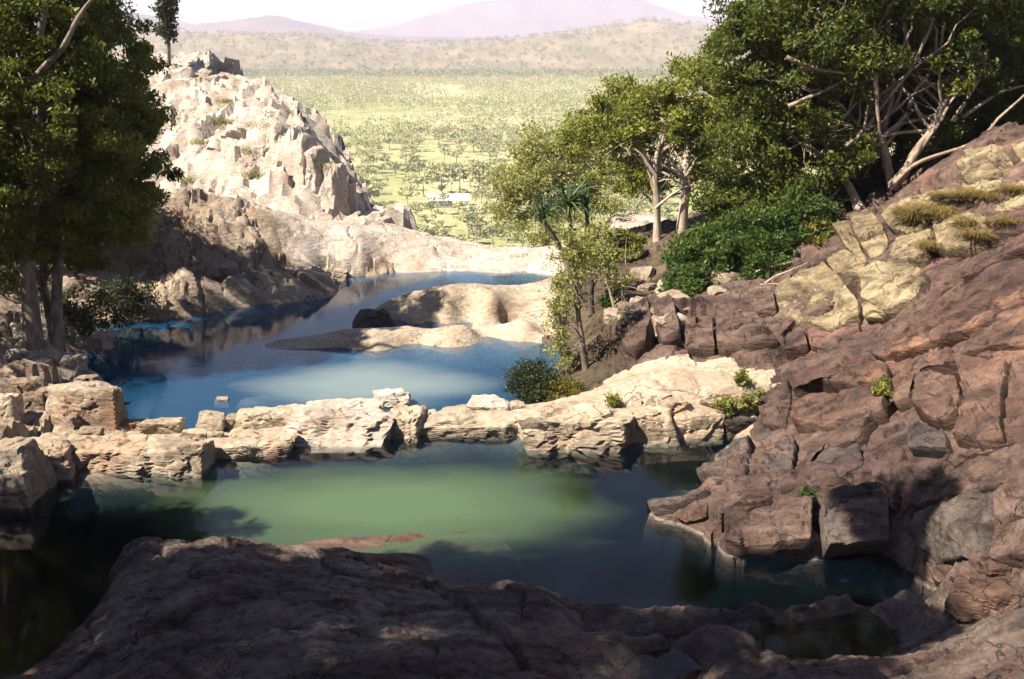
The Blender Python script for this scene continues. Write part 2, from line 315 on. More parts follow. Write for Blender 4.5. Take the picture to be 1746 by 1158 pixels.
cpY('p', [(1100,540,24.4),(1100,600,22.8),(1200,600,22.4),(1230,545,23.8),(1300,490,25),(1420,390,26),(1420,460,24.5),(1500,370,25.6),(1640,290,25),(1746,245,24.4),(1746,330,22.5),(1600,400,23.2),(1500,470,22.6),(1380,560,22.2),(1300,600,21.8),
          (1350,700,19.7),(1450,600,20.8),(1600,520,20.2),(1746,450,19.4),(1746,560,17.5),(1600,640,17.6),(1500,680,18),(1420,720,18.2),(1746,700,15.4),(1640,760,15.2),(1550,760,15.9),(1480,780,16.4),(1400,780,17),(1310,760,18.6),
          (1520,900,14.9),(1560,930,14.2),(1600,880,13.9),(1746,820,13.5),(1746,920,12.1),(1650,950,12.5),(1900,300,22.5),(1900,600,15.5),(1900,900,11.5),(2000,450,17.5)])
cp('p', [(1290,800,.5),(1235,800,.25),(1200,830,.15),(1105,880,.0),(1160,893,.0),(1290,860,.35),(1380,850,.55),(1480,840,.65),(1480,938,.02),(1390,955,.0),(1245,952,.0),(1238,905,.22),(1380,890,.4),(1560,965,.05),(1600,1000,.03)])
for a in [(7.0,28.5,2.4),(9.5,29.5,3.3),(12.5,29,4.6),(16,28,6),(5,31,1.8),(10,36,2.5),(16,38,4),(4,38,.8),(18,22,6.5),(15,18,5.2)]: CP.append((*a, 'g'))
cpY('o', [(575,302,47),(610,348,49.5),(640,380,52),(540,264,45.6),(492,214,49.5),(452,182,53.5),(400,164,57.5),(380,162,59),(300,160,60),(250,120,64),(300,390,42.5),(450,393,42),(545,392,43),(400,300,47),(300,250,52),(500,335,44.2),(540,320,44.2),(470,265,47),(200,310,50),(100,270,55),(0,220,60),(420,350,44.2),(350,220,55),(0,380,44),(150,390,42),(-200,300,46)])
SANDPTS = [P(a, b, z=0) for a, b in [(450,850),(650,850),(850,850),(560,800),(800,790)]] + [P(a, b, z=-.25) for a, b in [(500,640),(600,640),(700,640),(550,690),(750,680),(480,700),(640,690),(720,695),(830,685),(560,600)]]
A = np.array([(a[0], a[1], a[2]) for a in CP]); REG = np.array([a[3] for a in CP])
def _phi(r2): return np.where(r2 > 1e-12, .5 * r2 * np.log(np.maximum(r2, 1e-12)), 0.0)
n_ = len(A); K = _phi(((A[:, None, :2] - A[None, :, :2]) ** 2).sum(-1)) + np.eye(n_) * .004
Pm = np.c_[np.ones(n_), A[:, :2]]
sol = np.linalg.solve(np.block([[K, Pm], [Pm.T, np.zeros((3, 3))]]), np.r_[A[:, 2], 0, 0, 0])
RIM = [(60, 41.5), (25, 41), (5, 41), (-1, 41), (-4.2, 43), (-4.9, 48), (-5.2, 53), (-8, 58), (-13, 63), (-20, 69), (-32, 78), (-60, 90)]
RIMA = np.array(RIM)
def rim_dist(x, y):
    """distance beyond the lip of the escarpment, 0 on the upper side"""
    d = np.full(x.shape, 1e9)
    for (ax, ay), (bx, by) in zip(RIM[:-1], RIM[1:]):
        ex, ey = bx - ax, by - ay; t = np.clip(((x - ax) * ex + (y - ay) * ey) / (ex * ex + ey * ey), 0, 1)
        d = np.minimum(d, np.hypot(x - ax - t * ex, y - ay - t * ey))
    inside = y < np.interp(x, RIMA[::-1, 0], RIMA[::-1, 1])
    return np.where(inside, 0, d)
def Zs(x, y):
    x = np.asarray(x, float); y = np.asarray(y, float); out = np.empty(x.shape)
    for s in range(0, len(x), 20000):
        xx, yy = x[s:s + 20000], y[s:s + 20000]
        r2 = (xx[:, None] - A[None, :, 0]) ** 2 + (yy[:, None] - A[None, :, 1]) ** 2
        out[s:s + 20000] = _phi(r2) @ sol[:n_] + sol[n_] + sol[n_ + 1] * xx + sol[n_ + 2] * yy
    return out
def Z(x, y):
    z = Zs(x, y); d = rim_dist(x, y)
    ff = np.c_[y * .75, z * .5, 0 * y]; xf = np.interp(y, [40, 43, 46, 49, 52, 56, 60, 66, 76], [-8.6, -8.2, -7.7, -7.3, -7.0, -9.2, -13, -20, -32]) + .7 * perlin(ff) + .45 * ridged(ff * 2.1, 3) - .2
    side = np.clip((x - xf) / .3, 0, 1) * (y > 42.6); z = z * (1 - side) + np.minimum(z, .45 - .17 * (y - 43) + .15 * perlin(np.c_[x, y, z * 0] * 1.3)) * side
    return np.maximum(z - 2.0 * d - .5 * np.minimum(d, 2), -56)
def nearest_region(x, y, keep):
    idx = np.where(np.isin(REG, list(keep)))[0]; best = np.full(x.shape, 1e9); lab = np.zeros(x.shape, int)
    for k in idx:
        d = (x - A[k, 0]) ** 2 + (y - A[k, 1]) ** 2; m = d < best
        best = np.where(m, d, best); lab = np.where(m, k, lab)
    return REG[lab]
LAND = 'sdijklgpo'
AMP = {'s': .10, 'b': .02, 'd': .035, 'f': .05, 'i': .045, 'j': .03, 'k': .14, 'l': .06, 'g': .14, 'p': .08, 'o': .4}
CRK = {'s': .09, 'd': .05, 'i': .03, 'j': .025, 'k': .3, 'l': .07, 'g': .2, 'p': .2, 'o': .46, 'b': .0, 'f': .015}
def soft(x, y, table):
    """smoothly blended per-region value (inverse-distance over the survey points)"""
    out = np.empty(x.shape); vals = np.array([table[r] for r in REG])
    for s in range(0, len(x), 20000):
        xx, yy = x[s:s + 20000], y[s:s + 20000]
        wgt = 1 / (((xx[:, None] - A[None, :, 0]) ** 2 + (yy[:, None] - A[None, :, 1]) ** 2) + .05) ** 2.5
        out[s:s + 20000] = (wgt @ vals) / wgt.sum(1)
    return out
def Zrock(x, y):
    z = Z(x, y); am = soft(x, y, AMP); cr = soft(x, y, CRK)
    q = np.c_[x, y, np.zeros_like(x)]
    wx = x + .35 * perlin(q * .9 + 3); wy = y + .35 * perlin(q * .9 + 40)
    rot = np.c_[wx * .8 + wy * .6, (-wx * .6 + wy * .8) * 2.2, z * 1.5]
    z = z + am * (fbm(q * .8 + 5, 4) * 1.0 + ridged(rot * 1.1, 4) * .42 + fbm(q * 5, 3) * .22)
    for cell, a, sd in ((.5, .35, 23), (1.25, .8, 3), (3.1, 1.25, 11)):
        f1, f2, cid, tilt = worley(wx * .85 + wy * .3, wy * 1.3 - wx * .25, cell, sd)
        z = z + cr * a * ((cid - .5) * .8 + tilt * 1.3 - np.exp(-((f2 - f1) / .05) ** 2) * .7)
    z = np.where((z < 0) & (y < 20.5), z * (1 + 2.2 * np.clip((x - 1.6) / 1.5, 0, 1)), z)
    z = np.where((y < 41) & (z < -2.3), -2.3 + .15 * (z + 2.3), z)
    near = np.clip((16 - y) / 1.5, 0, 1)
    z = z + near * am * (.42 * ridged(np.c_[wx * 1.1 + wy * .5, wy * 4.2 - wx * 1.2, z] * 1.3, 4) + .35 * fbm(q * 11, 3))
    return z
def hit(px, py, near=8.0, far=75.0):
    r = ray(px, py); Yv = np.linspace(near, far, 900); t = Yv / r[1]
    zr = H + r[2] * t; zs = Zs(r[0] * t, Yv); b = np.where(zr <= zs)[0]
    if len(b) == 0: return None
    k = b[0]; t0, t1 = t[max(k - 1, 0)], t[k]
    for _ in range(12):
        tm = .5 * (t0 + t1)
        if H + r[2] * tm <= Zs(np.array([r[0] * tm]), np.array([r[1] * tm]))[0]: t1 = tm
        else: t0 = tm
    return np.array((0, 0, H)) + r * t1

def labelled(xs, ys):
    V, Q = grid(xs, ys, Zrock); ctr = V[Q].mean(1)
    bedlab = nearest_region(ctr[:, 0], ctr[:, 1], 'bf'); landlab = nearest_region(ctr[:, 0], ctr[:, 1], LAND)
    return V, Q, np.where(ctr[:, 2] < np.where(bedlab == 'b', 0.0, -.25) - .5, bedlab, landlab)
ys = [15.4]
while ys[-1] < 41.4: ys.append(ys[-1] + .062 + .0028 * (ys[-1] - 14))
Va, Qa, La = labelled(np.arange(-12, 10.01, .034), np.arange(8.2, 15.45, .034))
Vb, Qb, Lb = labelled(np.arange(-20, 16.01, .075), np.array(ys))
Vc, Qc, Lc = labelled(np.arange(-20, -11.9, .1), np.arange(8.2, 15.45, .1))
Vd, Qd_, Ld = labelled(np.arange(9.95, 16.05, .1), np.arange(8.2, 15.45, .1))
V = np.concatenate([Va, Vb, Vc, Vd]); n1, n2, n3 = len(Va), len(Va) + len(Vb), len(Va) + len(Vb) + len(Vc)
Q = np.concatenate([Qa, Qb + n1, Qc + n2, Qd_ + n3]); lab = np.concatenate([La, Lb, Lc, Ld])
NAMES = {'s': ('rock_shelf', 'shelf'), 'b': ('pool_bed', 'bed'), 'd': ('rock_ridge', 'pale'), 'f': ('pool_bed', 'bed'), 'i': ('rock_island', 'pale'), 'j': ('rock_island', 'pale'),
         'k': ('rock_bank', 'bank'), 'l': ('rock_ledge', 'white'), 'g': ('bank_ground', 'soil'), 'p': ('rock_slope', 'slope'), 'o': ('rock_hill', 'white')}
TERR = {}
SANDY = np.array([1.0 if any(abs(a[0] - q[0]) + abs(a[1] - q[1]) < .05 for q in SANDPTS) else 0.0 for a in CP])
def sandiness(x, y):
    out = np.empty(x.shape)
    for s in range(0, len(x), 20000):
        wgt = 1 / (((x[s:s + 20000, None] - A[None, :, 0]) ** 2 + (y[s:s + 20000, None] - A[None, :, 1]) ** 2) + .8) ** 2.0
        out[s:s + 20000] = (wgt @ SANDY) / wgt.sum(1)
    return np.clip((out + .08 * fbm(np.c_[x, y, 0 * x] * .9, 3) - .3) / .5, 0, 1)
for r, (nm, mt) in NAMES.items():
    if r == 'o': continue
    sel = lab == r
    if not sel.any(): continue
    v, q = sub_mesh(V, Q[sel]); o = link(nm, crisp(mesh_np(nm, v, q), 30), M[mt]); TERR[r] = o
    if r in 'bf':
        at = o.data.attributes.new('sand', 'FLOAT', 'POINT'); at.data.foreach_set('value', sandiness(v[:, 0], v[:, 1]).astype(np.float32))
    if r in 'ij':
        tag(o, {'i': 'broad pale rounded rock rising from the far pool', 'j': 'long low pale rock spit lying across the far pool'}[r], 'rock')
    else: tag(o, kind='structure')
V, Q = grid(np.arange(-46, 8.01, .2), np.arange(41.3, 76, .2), Zrock)
o = link('rock_hill', crisp(mesh_np('rock_hill', V, Q), 36), M['white']); tag(o, kind='structure'); TERR['o'] = o
V, Q = grid(np.arange(-150, 151, 2.0), np.arange(41.6, 160, 2.0), lambda x, y: Z(x, y) - .9 + 1.5 * fbm(np.c_[x, y, 0 * x] * .2, 3) * (rim_dist(x, y) > 1))
tag(link('cliff', mesh_np('cliff', V, Q), M['bank']), kind='structure')
# hillside behind and beside the viewpoint (the ground the shade trees stand on)
def Zback(x, y):
    e = Zs(np.clip(x, -19, 15), np.full_like(y, 8.6)); k = np.clip((8.6 - y) / 8.6, 0, 3)
    return e + k * 5.2 + .3 * fbm(np.c_[x, y, 0 * x] * .5, 3) - .1
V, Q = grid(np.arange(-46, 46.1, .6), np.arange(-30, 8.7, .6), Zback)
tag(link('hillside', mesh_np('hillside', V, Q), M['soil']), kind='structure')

# ------------------------------------------------------------------ water: closed bodies with depth
def water(name, outline, ztop, zbot, mat):
    bm = bmesh.new(); n = len(outline)
    a = [bm.verts.new((x, y, ztop)) for x, y in outline]; b = [bm.verts.new((x, y, zbot)) for x, y in outline]
    bm.faces.new(a); bm.faces.new(b[::-1])
    for i in range(n): bm.faces.new((b[i], b[(i + 1) % n], a[(i + 1) % n], a[i]))
    bmesh.ops.recalc_face_normals(bm, faces=bm.faces)
    me = bpy.data.meshes.new(name); bm.to_mesh(me); bm.free()
    return tag(link(name, me, mat), kind='structure')
damline = [P(a, b, z=0)[:2] for a, b in [(-200, 800), (50, 790), (150, 775), (250, 765), (400, 747), (580, 725), (700, 717), (800, 712), (880, 706), (1000, 700), (1200, 690), (1330, 690)]]
water('near_pool_water', [tuple(p) for p in damline] + [(8.2, 16), (8.0, 12.6), (2, 10.9), (-3, 9.5), (-13, 9.5), (-16, 13)], 0.0, -3.0, M['water_near'])
water('far_pool_water', [tuple(p + np.array((0, .25))) for p in damline[:10]] + [(4.2, 24), (5, 30), (4, 37.9), (-4, 38.6), (-12, 37), (-18, 30), (-18, 19)], -.25, -3.0, M['water_far'])
def ring(pts, z): return [tuple(P(a, b, z=z)[:2]) for a, b in pts]
water('rock_pool_water', ring([(1290,1040),(1400,1033),(1520,1033),(1600,1060),(1600,1100),(1540,1125),(1420,1132),(1300,1118),(1275,1075)], .27), .27, -.6, M['water_small'])
water('rock_pool_water', ring([(980,1110),(1060,1098),(1180,1092),(1262,1100),(1262,1120),(1180,1145),(1100,1175),(1000,1160)], .27), .27, -.6, M['water_small'])

# ------------------------------------------------------------------ slabs of jointed rock on the right slope
rnd = random.Random(5)
def slab(poly, mat, parent, off=.07, depth=.45, shrink=.99, seed=0, name='slab'):
    pts = [hit(*p) for p in poly]
    pts = np.array([p for p in pts if p is not None])
    if len(pts) < 3: return None
    c = pts.mean(0); u_, s_, vt = np.linalg.svd(pts - c); n = vt[2]
    view = np.array((0, 0, H)) - c; view /= np.linalg.norm(view)
    if n @ view < 0: n = -n
    if n @ view < .3: n = n + view * .5; n /= np.linalg.norm(n)
    n = n / np.linalg.norm(n)
    e1 = np.cross((0, 0, 1.0), n); e1 /= np.linalg.norm(e1); e2 = np.cross(n, e1)
    L = (pts - c) @ np.stack([e1, e2, n], 1)
    nb = 84; per = np.r_[L, L[:1]]; seg = np.linalg.norm(np.diff(per[:, :2], axis=0), axis=1); cs = np.r_[0, np.cumsum(seg)]
    s = np.linspace(0, cs[-1], nb, endpoint=False)
    B = np.stack([np.interp(s, cs, per[:, k]) for k in range(3)], 1)
    for _ in range(1): B = .5 * B + .25 * (np.roll(B, 1, 0) + np.roll(B, -1, 0))
    size = math.sqrt(seg.sum() / 4 * seg.sum() / 4)
    B[:, :2] *= shrink
    B[:, :2] += .03 * size * np.c_[perlin(np.c_[B[:, :2] * 2.5 / size, np.full(nb, seed * 1.7)]), perlin(np.c_[B[:, :2] * 2.5 / size + 9, np.full(nb, seed * 1.7)])]
    rr = random.Random(seed); tx, ty = rr.uniform(-.08, .08), rr.uniform(-.08, .08)
    rings = [(k / 17, 0.0) for k in range(1, 17)] + [(.965, -.02), (.988, -.1), (1.0, -.35), (1.0, -.75), (.99, -1.0), (.97, -2.2)]
    V = [np.array([[0, 0, L[:, 2].mean() + off]])]
    for t, dn in rings:
        R = B.copy(); R[:, :2] *= t; R[:, 2] = t * B[:, 2] + (1 - t) * L[:, 2].mean()
        R[:, 2] += off + (tx * R[:, 0] + ty * R[:, 1]) + (dn * off * 2 if dn > -.5 else dn * depth * .5)
        V.append(R)
    V = np.concatenate(V); W = c + V[:, :1] * e1 + V[:, 1:2] * e2 + V[:, 2:3] * n
    top = np.zeros(len(V)); top[:] = 1.0
    q = W + seed * 3.1
    d = (.06 * fbm(q * 1.3, 4) + .06 * worley3(q * 1.1 + .3 * fbm(q * 2, 2)[:, None], 5) + .035 * worley3(q * 2.7, 9) + .03 * ridged(q * np.array((2.0, 2.0, 3.6)), 4) + .016 * fbm(q * 9, 2)) * min(1.3, .6 + .35 * size)
    W = W + d[:, None] * n
    T = np.array([(0, 1 + j, 1 + (j + 1) % nb) for j in range(nb)]); Qs = []
    for k in range(len(rings) - 1):
        a = 1 + k * nb; b = a + nb
        Qs += [(a + j, b + j, b + (j + 1) % nb, a + (j + 1) % nb) for j in range(nb)]
    return link(name, crisp(mesh_np(name, W, np.array(Qs), T), 26), M[mat], parent)
SL = [
 ('slope_tan', [(1637,292),(1650,280),(1700,262),(1722,270),(1746,310),(1730,318),(1690,318),(1655,325),(1645,310)], .16),
 ('slope_tan', [(1724,262),(1790,250),(1790,320),(1750,305)], .14),
 ('slope_tan', [(1421,393),(1448,386),(1462,415),(1484,458),(1476,462),(1445,430)], .12),
 ('slope_tan', [(1452,384),(1482,372),(1500,385),(1512,402),(1522,425),(1512,445),(1488,455),(1466,420)], .16),
 ('slope_tan', [(1505,376),(1545,353),(1580,372),(1590,395),(1560,408),(1527,404)], .1),
 ('slope_tan', [(1530,412),(1595,402),(1590,440),(1570,455),(1520,450)], .08),
 ('slope_tan', [(1545,350),(1600,335),(1638,327),(1632,352),(1590,365),(1560,366)], .08),
 ('slope_tan', [(1645,330),(1690,322),(1770,322),(1760,360),(1700,370),(1650,360)], .1),
 ('slope_tan', [(1600,378),(1640,368),(1690,380),(1690,420),(1650,438),(1602,438)], .08),
 ('slope', [(1700,382),(1770,368),(1770,400),(1700,415)], .08),
 ('slope_tan', [(1415,456),(1450,437),(1484,463),(1475,475),(1430,481)], .1),
 ('slope_tan', [(1324,502),(1370,480),(1412,462),(1440,486),(1470,525),(1470,553),(1424,574),(1380,565),(1332,545)], .14),
 ('slope_tan', [(1470,477),(1500,462),(1560,462),(1590,480),(1570,510),(1540,530),(1518,545),(1475,522)], .12),
 ('slope_tan', [(1478,528),(1500,520),(1518,548),(1480,552)], .08),
 ('slope', [(1275,512),(1300,488),(1322,508),(1328,545),(1290,552),(1268,545)], .14),
 ('slope', [(1222,547),(1262,532),(1298,556),(1332,602),(1300,607),(1225,607)], .18),
 ('slope', [(1302,556),(1340,552),(1375,575),(1380,600),(1338,606)], .1),
 ('slope', [(1380,570),(1424,578),(1470,560),(1474,590),(1420,612),(1385,602)], .06),
 ('slope', [(1066,602),(1085,545),(1110,520),(1118,560),(1112,590),(1085,616)], .2),
 ('slope', [(1116,520),(1140,510),(1155,540),(1165,590),(1130,600),(1119,570)], .22),
 ('slope', [(1168,562),(1215,556),(1220,603),(1168,604)], .1),
 ('slope_red', [(1480,602),(1545,560),(1640,500),(1770,440),(1770,525),(1650,580),(1560,610),(1500,625)], .06),
 ('slope_red', [(1570,522),(1640,475),(1770,410),(1770,436),(1640,495),(1560,548)], .05),
 ('slope', [(1396,602),(1450,582),(1530,560),(1535,590),(1480,625),(1400,640)], .06),
 ('slope_red', [(1360,652),(1420,632),(1490,625),(1524,640),(1524,664),(1470,676),(1400,668),(1357,685)], .14),
 ('slope_red', [(1359,700),(1400,688),(1470,680),(1520,682),(1515,720),(1470,740),(1410,752),(1362,742)], .16),
 ('slope_red', [(1530,642),(1600,616),(1638,612),(1640,640),(1572,650),(1558,690),(1532,700)], .1),
 ('slope_red', [(1660,590),(1770,530),(1770,600),(1690,610),(1646,632)], .1),
 ('slope_red', [(1655,634),(1700,612),(1770,605),(1770,634)], .05),
 ('slope_red', [(1567,660),(1582,652),(1638,656),(1650,690),(1640,730),(1622,746),(1590,733),(1564,710)], .16),
 ('slope_red', [(1644,638),(1733,641),(1720,700),(1718,768),(1690,772),(1634,764),(1652,735),(1657,690)], .2),
 ('slope_red', [(1740,641),(1800,641),(1800,775),(1726,774),(1728,700)], .17),
 ('slope_grey', [(1556,726),(1590,740),(1624,756),(1627,782),(1562,785)], .1),
 ('slope', [(1534,802),(1600,792),(1680,790),(1780,762),(1780,830),(1640,860),(1562,880),(1542,850)], .08),
 ('slope_grey', [(1562,886),(1640,866),(1720,846),(1702,930),(1690,973),(1602,975),(1572,930)], .1),
 ('slope', [(1726,850),(1790,830),(1790,965),(1702,970),(1712,900)], .12),
 ('slope', [(1590,975),(1690,978),(1700,1000),(1640,1008),(1598,1003)], .06),
 ('slope_grey', [(1197,825),(1240,785),(1288,756),(1291,800),(1289,832),(1230,836),(1202,832)], .18),
 ('slope_grey', [(1296,760),(1340,752),(1363,763),(1363,820),(1300,860),(1297,830)], .18),
 ('slope', [(1368,762),(1430,750),(1500,728),(1470,768),(1400,790),(1377,820),(1368,820)], .14),
 ('slope_grey', [(1386,802),(1402,784),(1470,772),(1480,810),(1440,838),(1387,845)], .14),
 ('slope_grey', [(1100,880),(1165,832),(1195,838),(1220,855),(1170,879),(1120,886)], .1),
 ('slope_red', [(1160,892),(1214,862),(1214,892),(1175,899)], .08),
 ('slope', [(1234,893),(1290,866),(1370,840),(1384,870),(1384,948),(1260,956),(1234,944)], .22),
 ('slope_grey', [(1391,880),(1402,852),(1495,834),(1509,860),(1509,938),(1402,953)], .24),
 ('slope', [(1228,878),(1290,842),(1298,864),(1235,890)], .12),
 ('slope', [(1300,690),(1352,660),(1355,705),(1345,740),(1305,738)], .08),
 ('slope', [(1500,760),(1548,770),(1548,830),(1535,880),(1512,850),(1490,800)], .03),
]
for i, (mt, poly, off) in enumerate(SL): slab(poly, mt, TERR['p'], off * .9 + .12, .7, seed=i + 1)
# jointed blocks of the front face of the ridge between the pools, right part
SD = [('pale', [(940,690),(1010,672),(1062,690),(1064,706),(1000,712),(930,706)], .08), ('pale', [(1070,690),(1130,672),(1180,690),(1150,706),(1072,708)], .08),
      ('pale', [(1190,692),(1240,668),(1340,655),(1350,690),(1345,704),(1250,706)], .08)]
for i, (mt, poly, off) in enumerate(SD): slab(poly, mt, TERR['d'], off, .4, seed=70 + i)

# ------------------------------------------------------------------ boulders
def ico(sub):
    bm = bmesh.new(); bmesh.ops.create_icosphere(bm, subdivisions=sub, radius=1)
    v = np.array([x.co[:] for x in bm.verts]); t = np.array([[a.index for a in f.verts] for f in bm.faces]); bm.free(); return v, t
ICO = {s: ico(s) for s in (3, 4, 5)}
def rock_mesh(name, w, d, h, seed, sub=4, cuts=7, k=60, rough=.05, strata=.012, shear=(0, 0), taper=0.0):
    """a jointed block: box planes and corner cuts, then chipped with faceted cells and fine relief"""
    rs = np.random.RandomState(seed); D, T = ICO[sub]
    nb = np.array([(1, 0, 0), (-1, 0, 0), (0, 1, 0), (0, -1, 0), (0, 0, 1), (0, 0, -1)], float) + rs.normal(0, .13, (6, 3))
    nb /= np.linalg.norm(nb, axis=1)[:, None]
    nc = rs.normal(size=(cuts, 3)); nc[:, 2] = np.abs(nc[:, 2]) * .8; nc /= np.linalg.norm(nc, axis=1)[:, None]
    NN = np.r_[nb, nc]; DD = np.r_[rs.uniform(.93, 1.02, 6), np.abs(nc).sum(1) * rs.uniform(.70, .96, cuts)]
    r = (np.maximum(D @ NN.T / DD, 0) ** k).sum(1) ** (-1.0 / k)
    V = D * r[:, None] * np.array((w, d, h)) / 2
    tz = np.clip(V[:, 2] / h + .5, 0, 1); V[:, :2] *= (1 - taper * tz)[:, None]
    V[:, 0] += shear[0] * V[:, 2]; V[:, 1] += shear[1] * V[:, 2]
    s0 = max(.25, (w * d * h) ** (1 / 3)); q = V / s0 * 1.3 + seed * 5.3
    qq = q + .25 * np.c_[perlin(q * 1.7), perlin(q * 1.7 + 30), perlin(q * 1.7 + 60)]
    disp = rough * s0 * (fbm(q * 1.5, 4) * .8 + .9 * worley3(qq * 1.1, seed) + .5 * worley3(qq * 2.9, seed + 3) + .22 * ridged(q * 4, 3) - .1) + strata * s0 * perlin(q * np.array((.8, .8, 7)))
    if sub >= 5: disp = disp + .006 * fbm(V * 14, 2)
    V = V + D * disp[:, None]
    return crisp(mesh_np(name, V, None, T), 24)
def boulder(name, spec, mat, label=None, cat='boulder', group=None, yaw=0, sub=4, base=None, sink=.25, parent=None, seed=None, dmul=1.0, fwd=0.0, hmul=1.0, **kw):
    """spec = (x left, x right, y base, y front top edge, y back top edge) in photo pixels, base z or ('Y', depth)"""
    x0, x1, yb, yf, yt = spec
    c = P((x0 + x1) / 2, yb, Y=base[1]) if isinstance(base, tuple) else P((x0 + x1) / 2, yb, z=base or 0.0)
    dist = np.linalg.norm(c - np.array((0, 0, H))); m = dist / F / math.cos(math.atan((yb - 579) / F))
    ang = TH + math.atan(((yf + yb) / 2 - 579) / F)
    w_ = (x1 - x0) * m * .97; h_ = max((yb - yf) * m / math.cos(ang), .06) * hmul; d_ = max((yf - yt) * m / max(math.sin(ang), .12), w_ * .38)
    d_ = min(d_, w_ * 1.8) * dmul; hs = h_ * (1 + sink) + .08
    sd = seed if seed is not None else abs(hash((int(x0), int(yb)))) % 9999
    me = rock_mesh(name, w_ * 1.03, d_, hs, sd, sub, **kw)
    o = link(name, me, M[mat], parent); o.location = (c[0], c[1] + d_ / 2 * .95 - fwd, c[2] + h_ - hs / 2); o.rotation_euler = (0, 0, yaw)
    if label: tag(o, label, cat, group)
    return o
BZ = [
 ((-25,42,868,775,735), 'bank', 0, 'dark brown boulder at the left edge of the near pool', .1),
 ((28,106,822,772,748), 'pale', 0, 'yellow brown block at the left end of the pool wall', 0),
 ((100,240,806,766,742), 'pale', 0, 'wide pale block second from left in the pool wall', .08),
 ((233,342,811,762,737), 'pale', 0, 'pale squarish block with a notch left of the dark gap', -.05),
 ((340,490,782,758,738), 'pale', 0, 'low flat pale slab sloping into the water', .2),
 ((488,667,758,716,684), 'white', 0, 'largest block of the pool wall with flat bright top', .02),
 ((528,650,714,692,676), 'white', 0, 'bright upper block resting behind the largest wall block', .05),
 ((638,696,688,672,660), 'white', -.1, 'small smooth white boulder at the edge of the far pool', .2),
 ((655,722,748,712,686), 'pale', 0, 'striped leaning block right of the dark cleft', -.35),
 ((696,742,726,711,697), 'pale', 0, 'small brown block beside the striped leaning block', .3),
 ((716,895,744,722,703), 'pale', 0, 'long low slab in the middle of the pool wall', .03),
 ((753,802,714,701,691), 'pale', .05, 'small pinkish block on the long low slab', .1),
 ((795,874,711,691,675), 'white', .05, 'pale jagged rock left of the dark waterside shrub', -.1),
 ((866,895,706,691,682), 'pale', .1, 'small upright stone below the dark waterside shrub', 0),
 ((890,1068,768,706,688), 'pale', 0, 'long tall pale block in the right of the pool wall', .05),
 ((1064,1155,757,708,690), 'pale', 0, 'grey cracked block right of the small plant', .02),
 ((1148,1242,750,714,698), 'pale', 0, 'broken grey block under the two bright plants', .05),
 ((1238,1348,747,713,703), 'slope_grey', 0, 'smooth grey rectangular block at the wall right end', .0),
 ((80,198,730,668,650), 'bank', 0, 'big flat faced tan boulder on the left shore', -.25),
 ((22,62,706,682,672), 'bank', .15, 'small grey stone left of the big tan boulder', .2),
 ((80,127,742,716,704), 'bank', .1, 'reddish angular stone below the big tan boulder', -.3),
 ((128,168,746,736,729), 'bank', .15, 'small rounded stone above the yellow brown block', 0),
 ((242,302,736,722,714), 'pale', .1, 'brown mottled rock on top of the pale wall', .1),
 ((330,381,738,712,702), 'bank', .05, 'dark sided upright stone beside the far pool', -.3),
 ((378,406,736,716,704), 'bank', .05, 'little pointed stone next to the upright stone', .2),
 ((404,508,738,706,695), 'pale', .05, 'pale twin humped rock left of the largest block', .05),
 ((302,345,756,740,733), 'pale', .1, 'grey cube shaped stone by the dark gap', 0),
 ((350,378,754,741,736), 'pale', .1, 'small wedge stone right of the dark gap', .3),
 ((364,386,690,682,677), 'bank', -.3, 'single small stone poking out of the far pool', 0),
 ((-20,22,726,684,672), 'pale', .3, 'pale stone cut by the left edge of the picture', 0),
 ((12,58,682,656,644), 'bank', .3, 'dark stone on the shore below the paperbark trunk', .2),
 ((58,108,690,668,660), 'bank', .2, 'low shaded stone behind the big tan boulder', .2),
 ((165,245,735,726,720), 'bank', -.05, 'flat shaded stone at the foot of the tan boulder', .1),
 ((1060,1100,470,452,440), 'bank', ('Y', 31), 'brown block in the shade under the pandanus', .1),
 ((1655,1760,1060,1020,985), 'slope_red', .7, 'reddish pink boulder at the right edge of the shelf', -.4),
 ((1690,1790,1000,975,955), 'slope_red', 1.0, 'rust red rounded stone at the foot of the slope', .2),
]
for i, (spec, mt, bz, lab_, yaw) in enumerate(BZ):
    boulder('boulder', spec, mt, lab_, 'boulder', 'boulders around the pools', yaw, 5 if spec[1] - spec[0] > 60 else 4, bz, seed=100 + i, hmul=.8 if i < 15 else .9, fwd=-.1, cuts=5 + i % 4, rough=.05 + .012 * (i % 3), shear=((i % 5 - 2) * .06, .12))
boulder('boulder', (594,672,559,530,524), 'dark', 'dark wet pointed rock beside the pale island', 'boulder', 'boulders around the pools', .15, 5, -.28, seed=141, k=16, taper=.45, cuts=10)
# reddish slab just awash along the front of the near pool
_a, _b = P(548, 940, z=0), P(870, 923, z=0); _o = link('boulder', rock_mesh('boulder', float(np.linalg.norm(_b - _a)) * 1.05, .62, .5, 871, 5, rough=.02), M['slope_red']); _o.location = (_a + _b) / 2 + np.array((0, .12, -.245)); _o.rotation_euler = (0, .035, math.atan2(_b[1] - _a[1], _b[0] - _a[0]))
tag(_o, 'long reddish slab lying awash along the front of the near pool', 'boulder', 'boulders around the pools')
# submerged rounded rock
boulder('boulder', (400,505,712,690,670), 'bank', 'rounded rock lying under the far pool surface', 'boulder', 'boulders around the pools', 0, 4, -.75, seed=333, k=8)

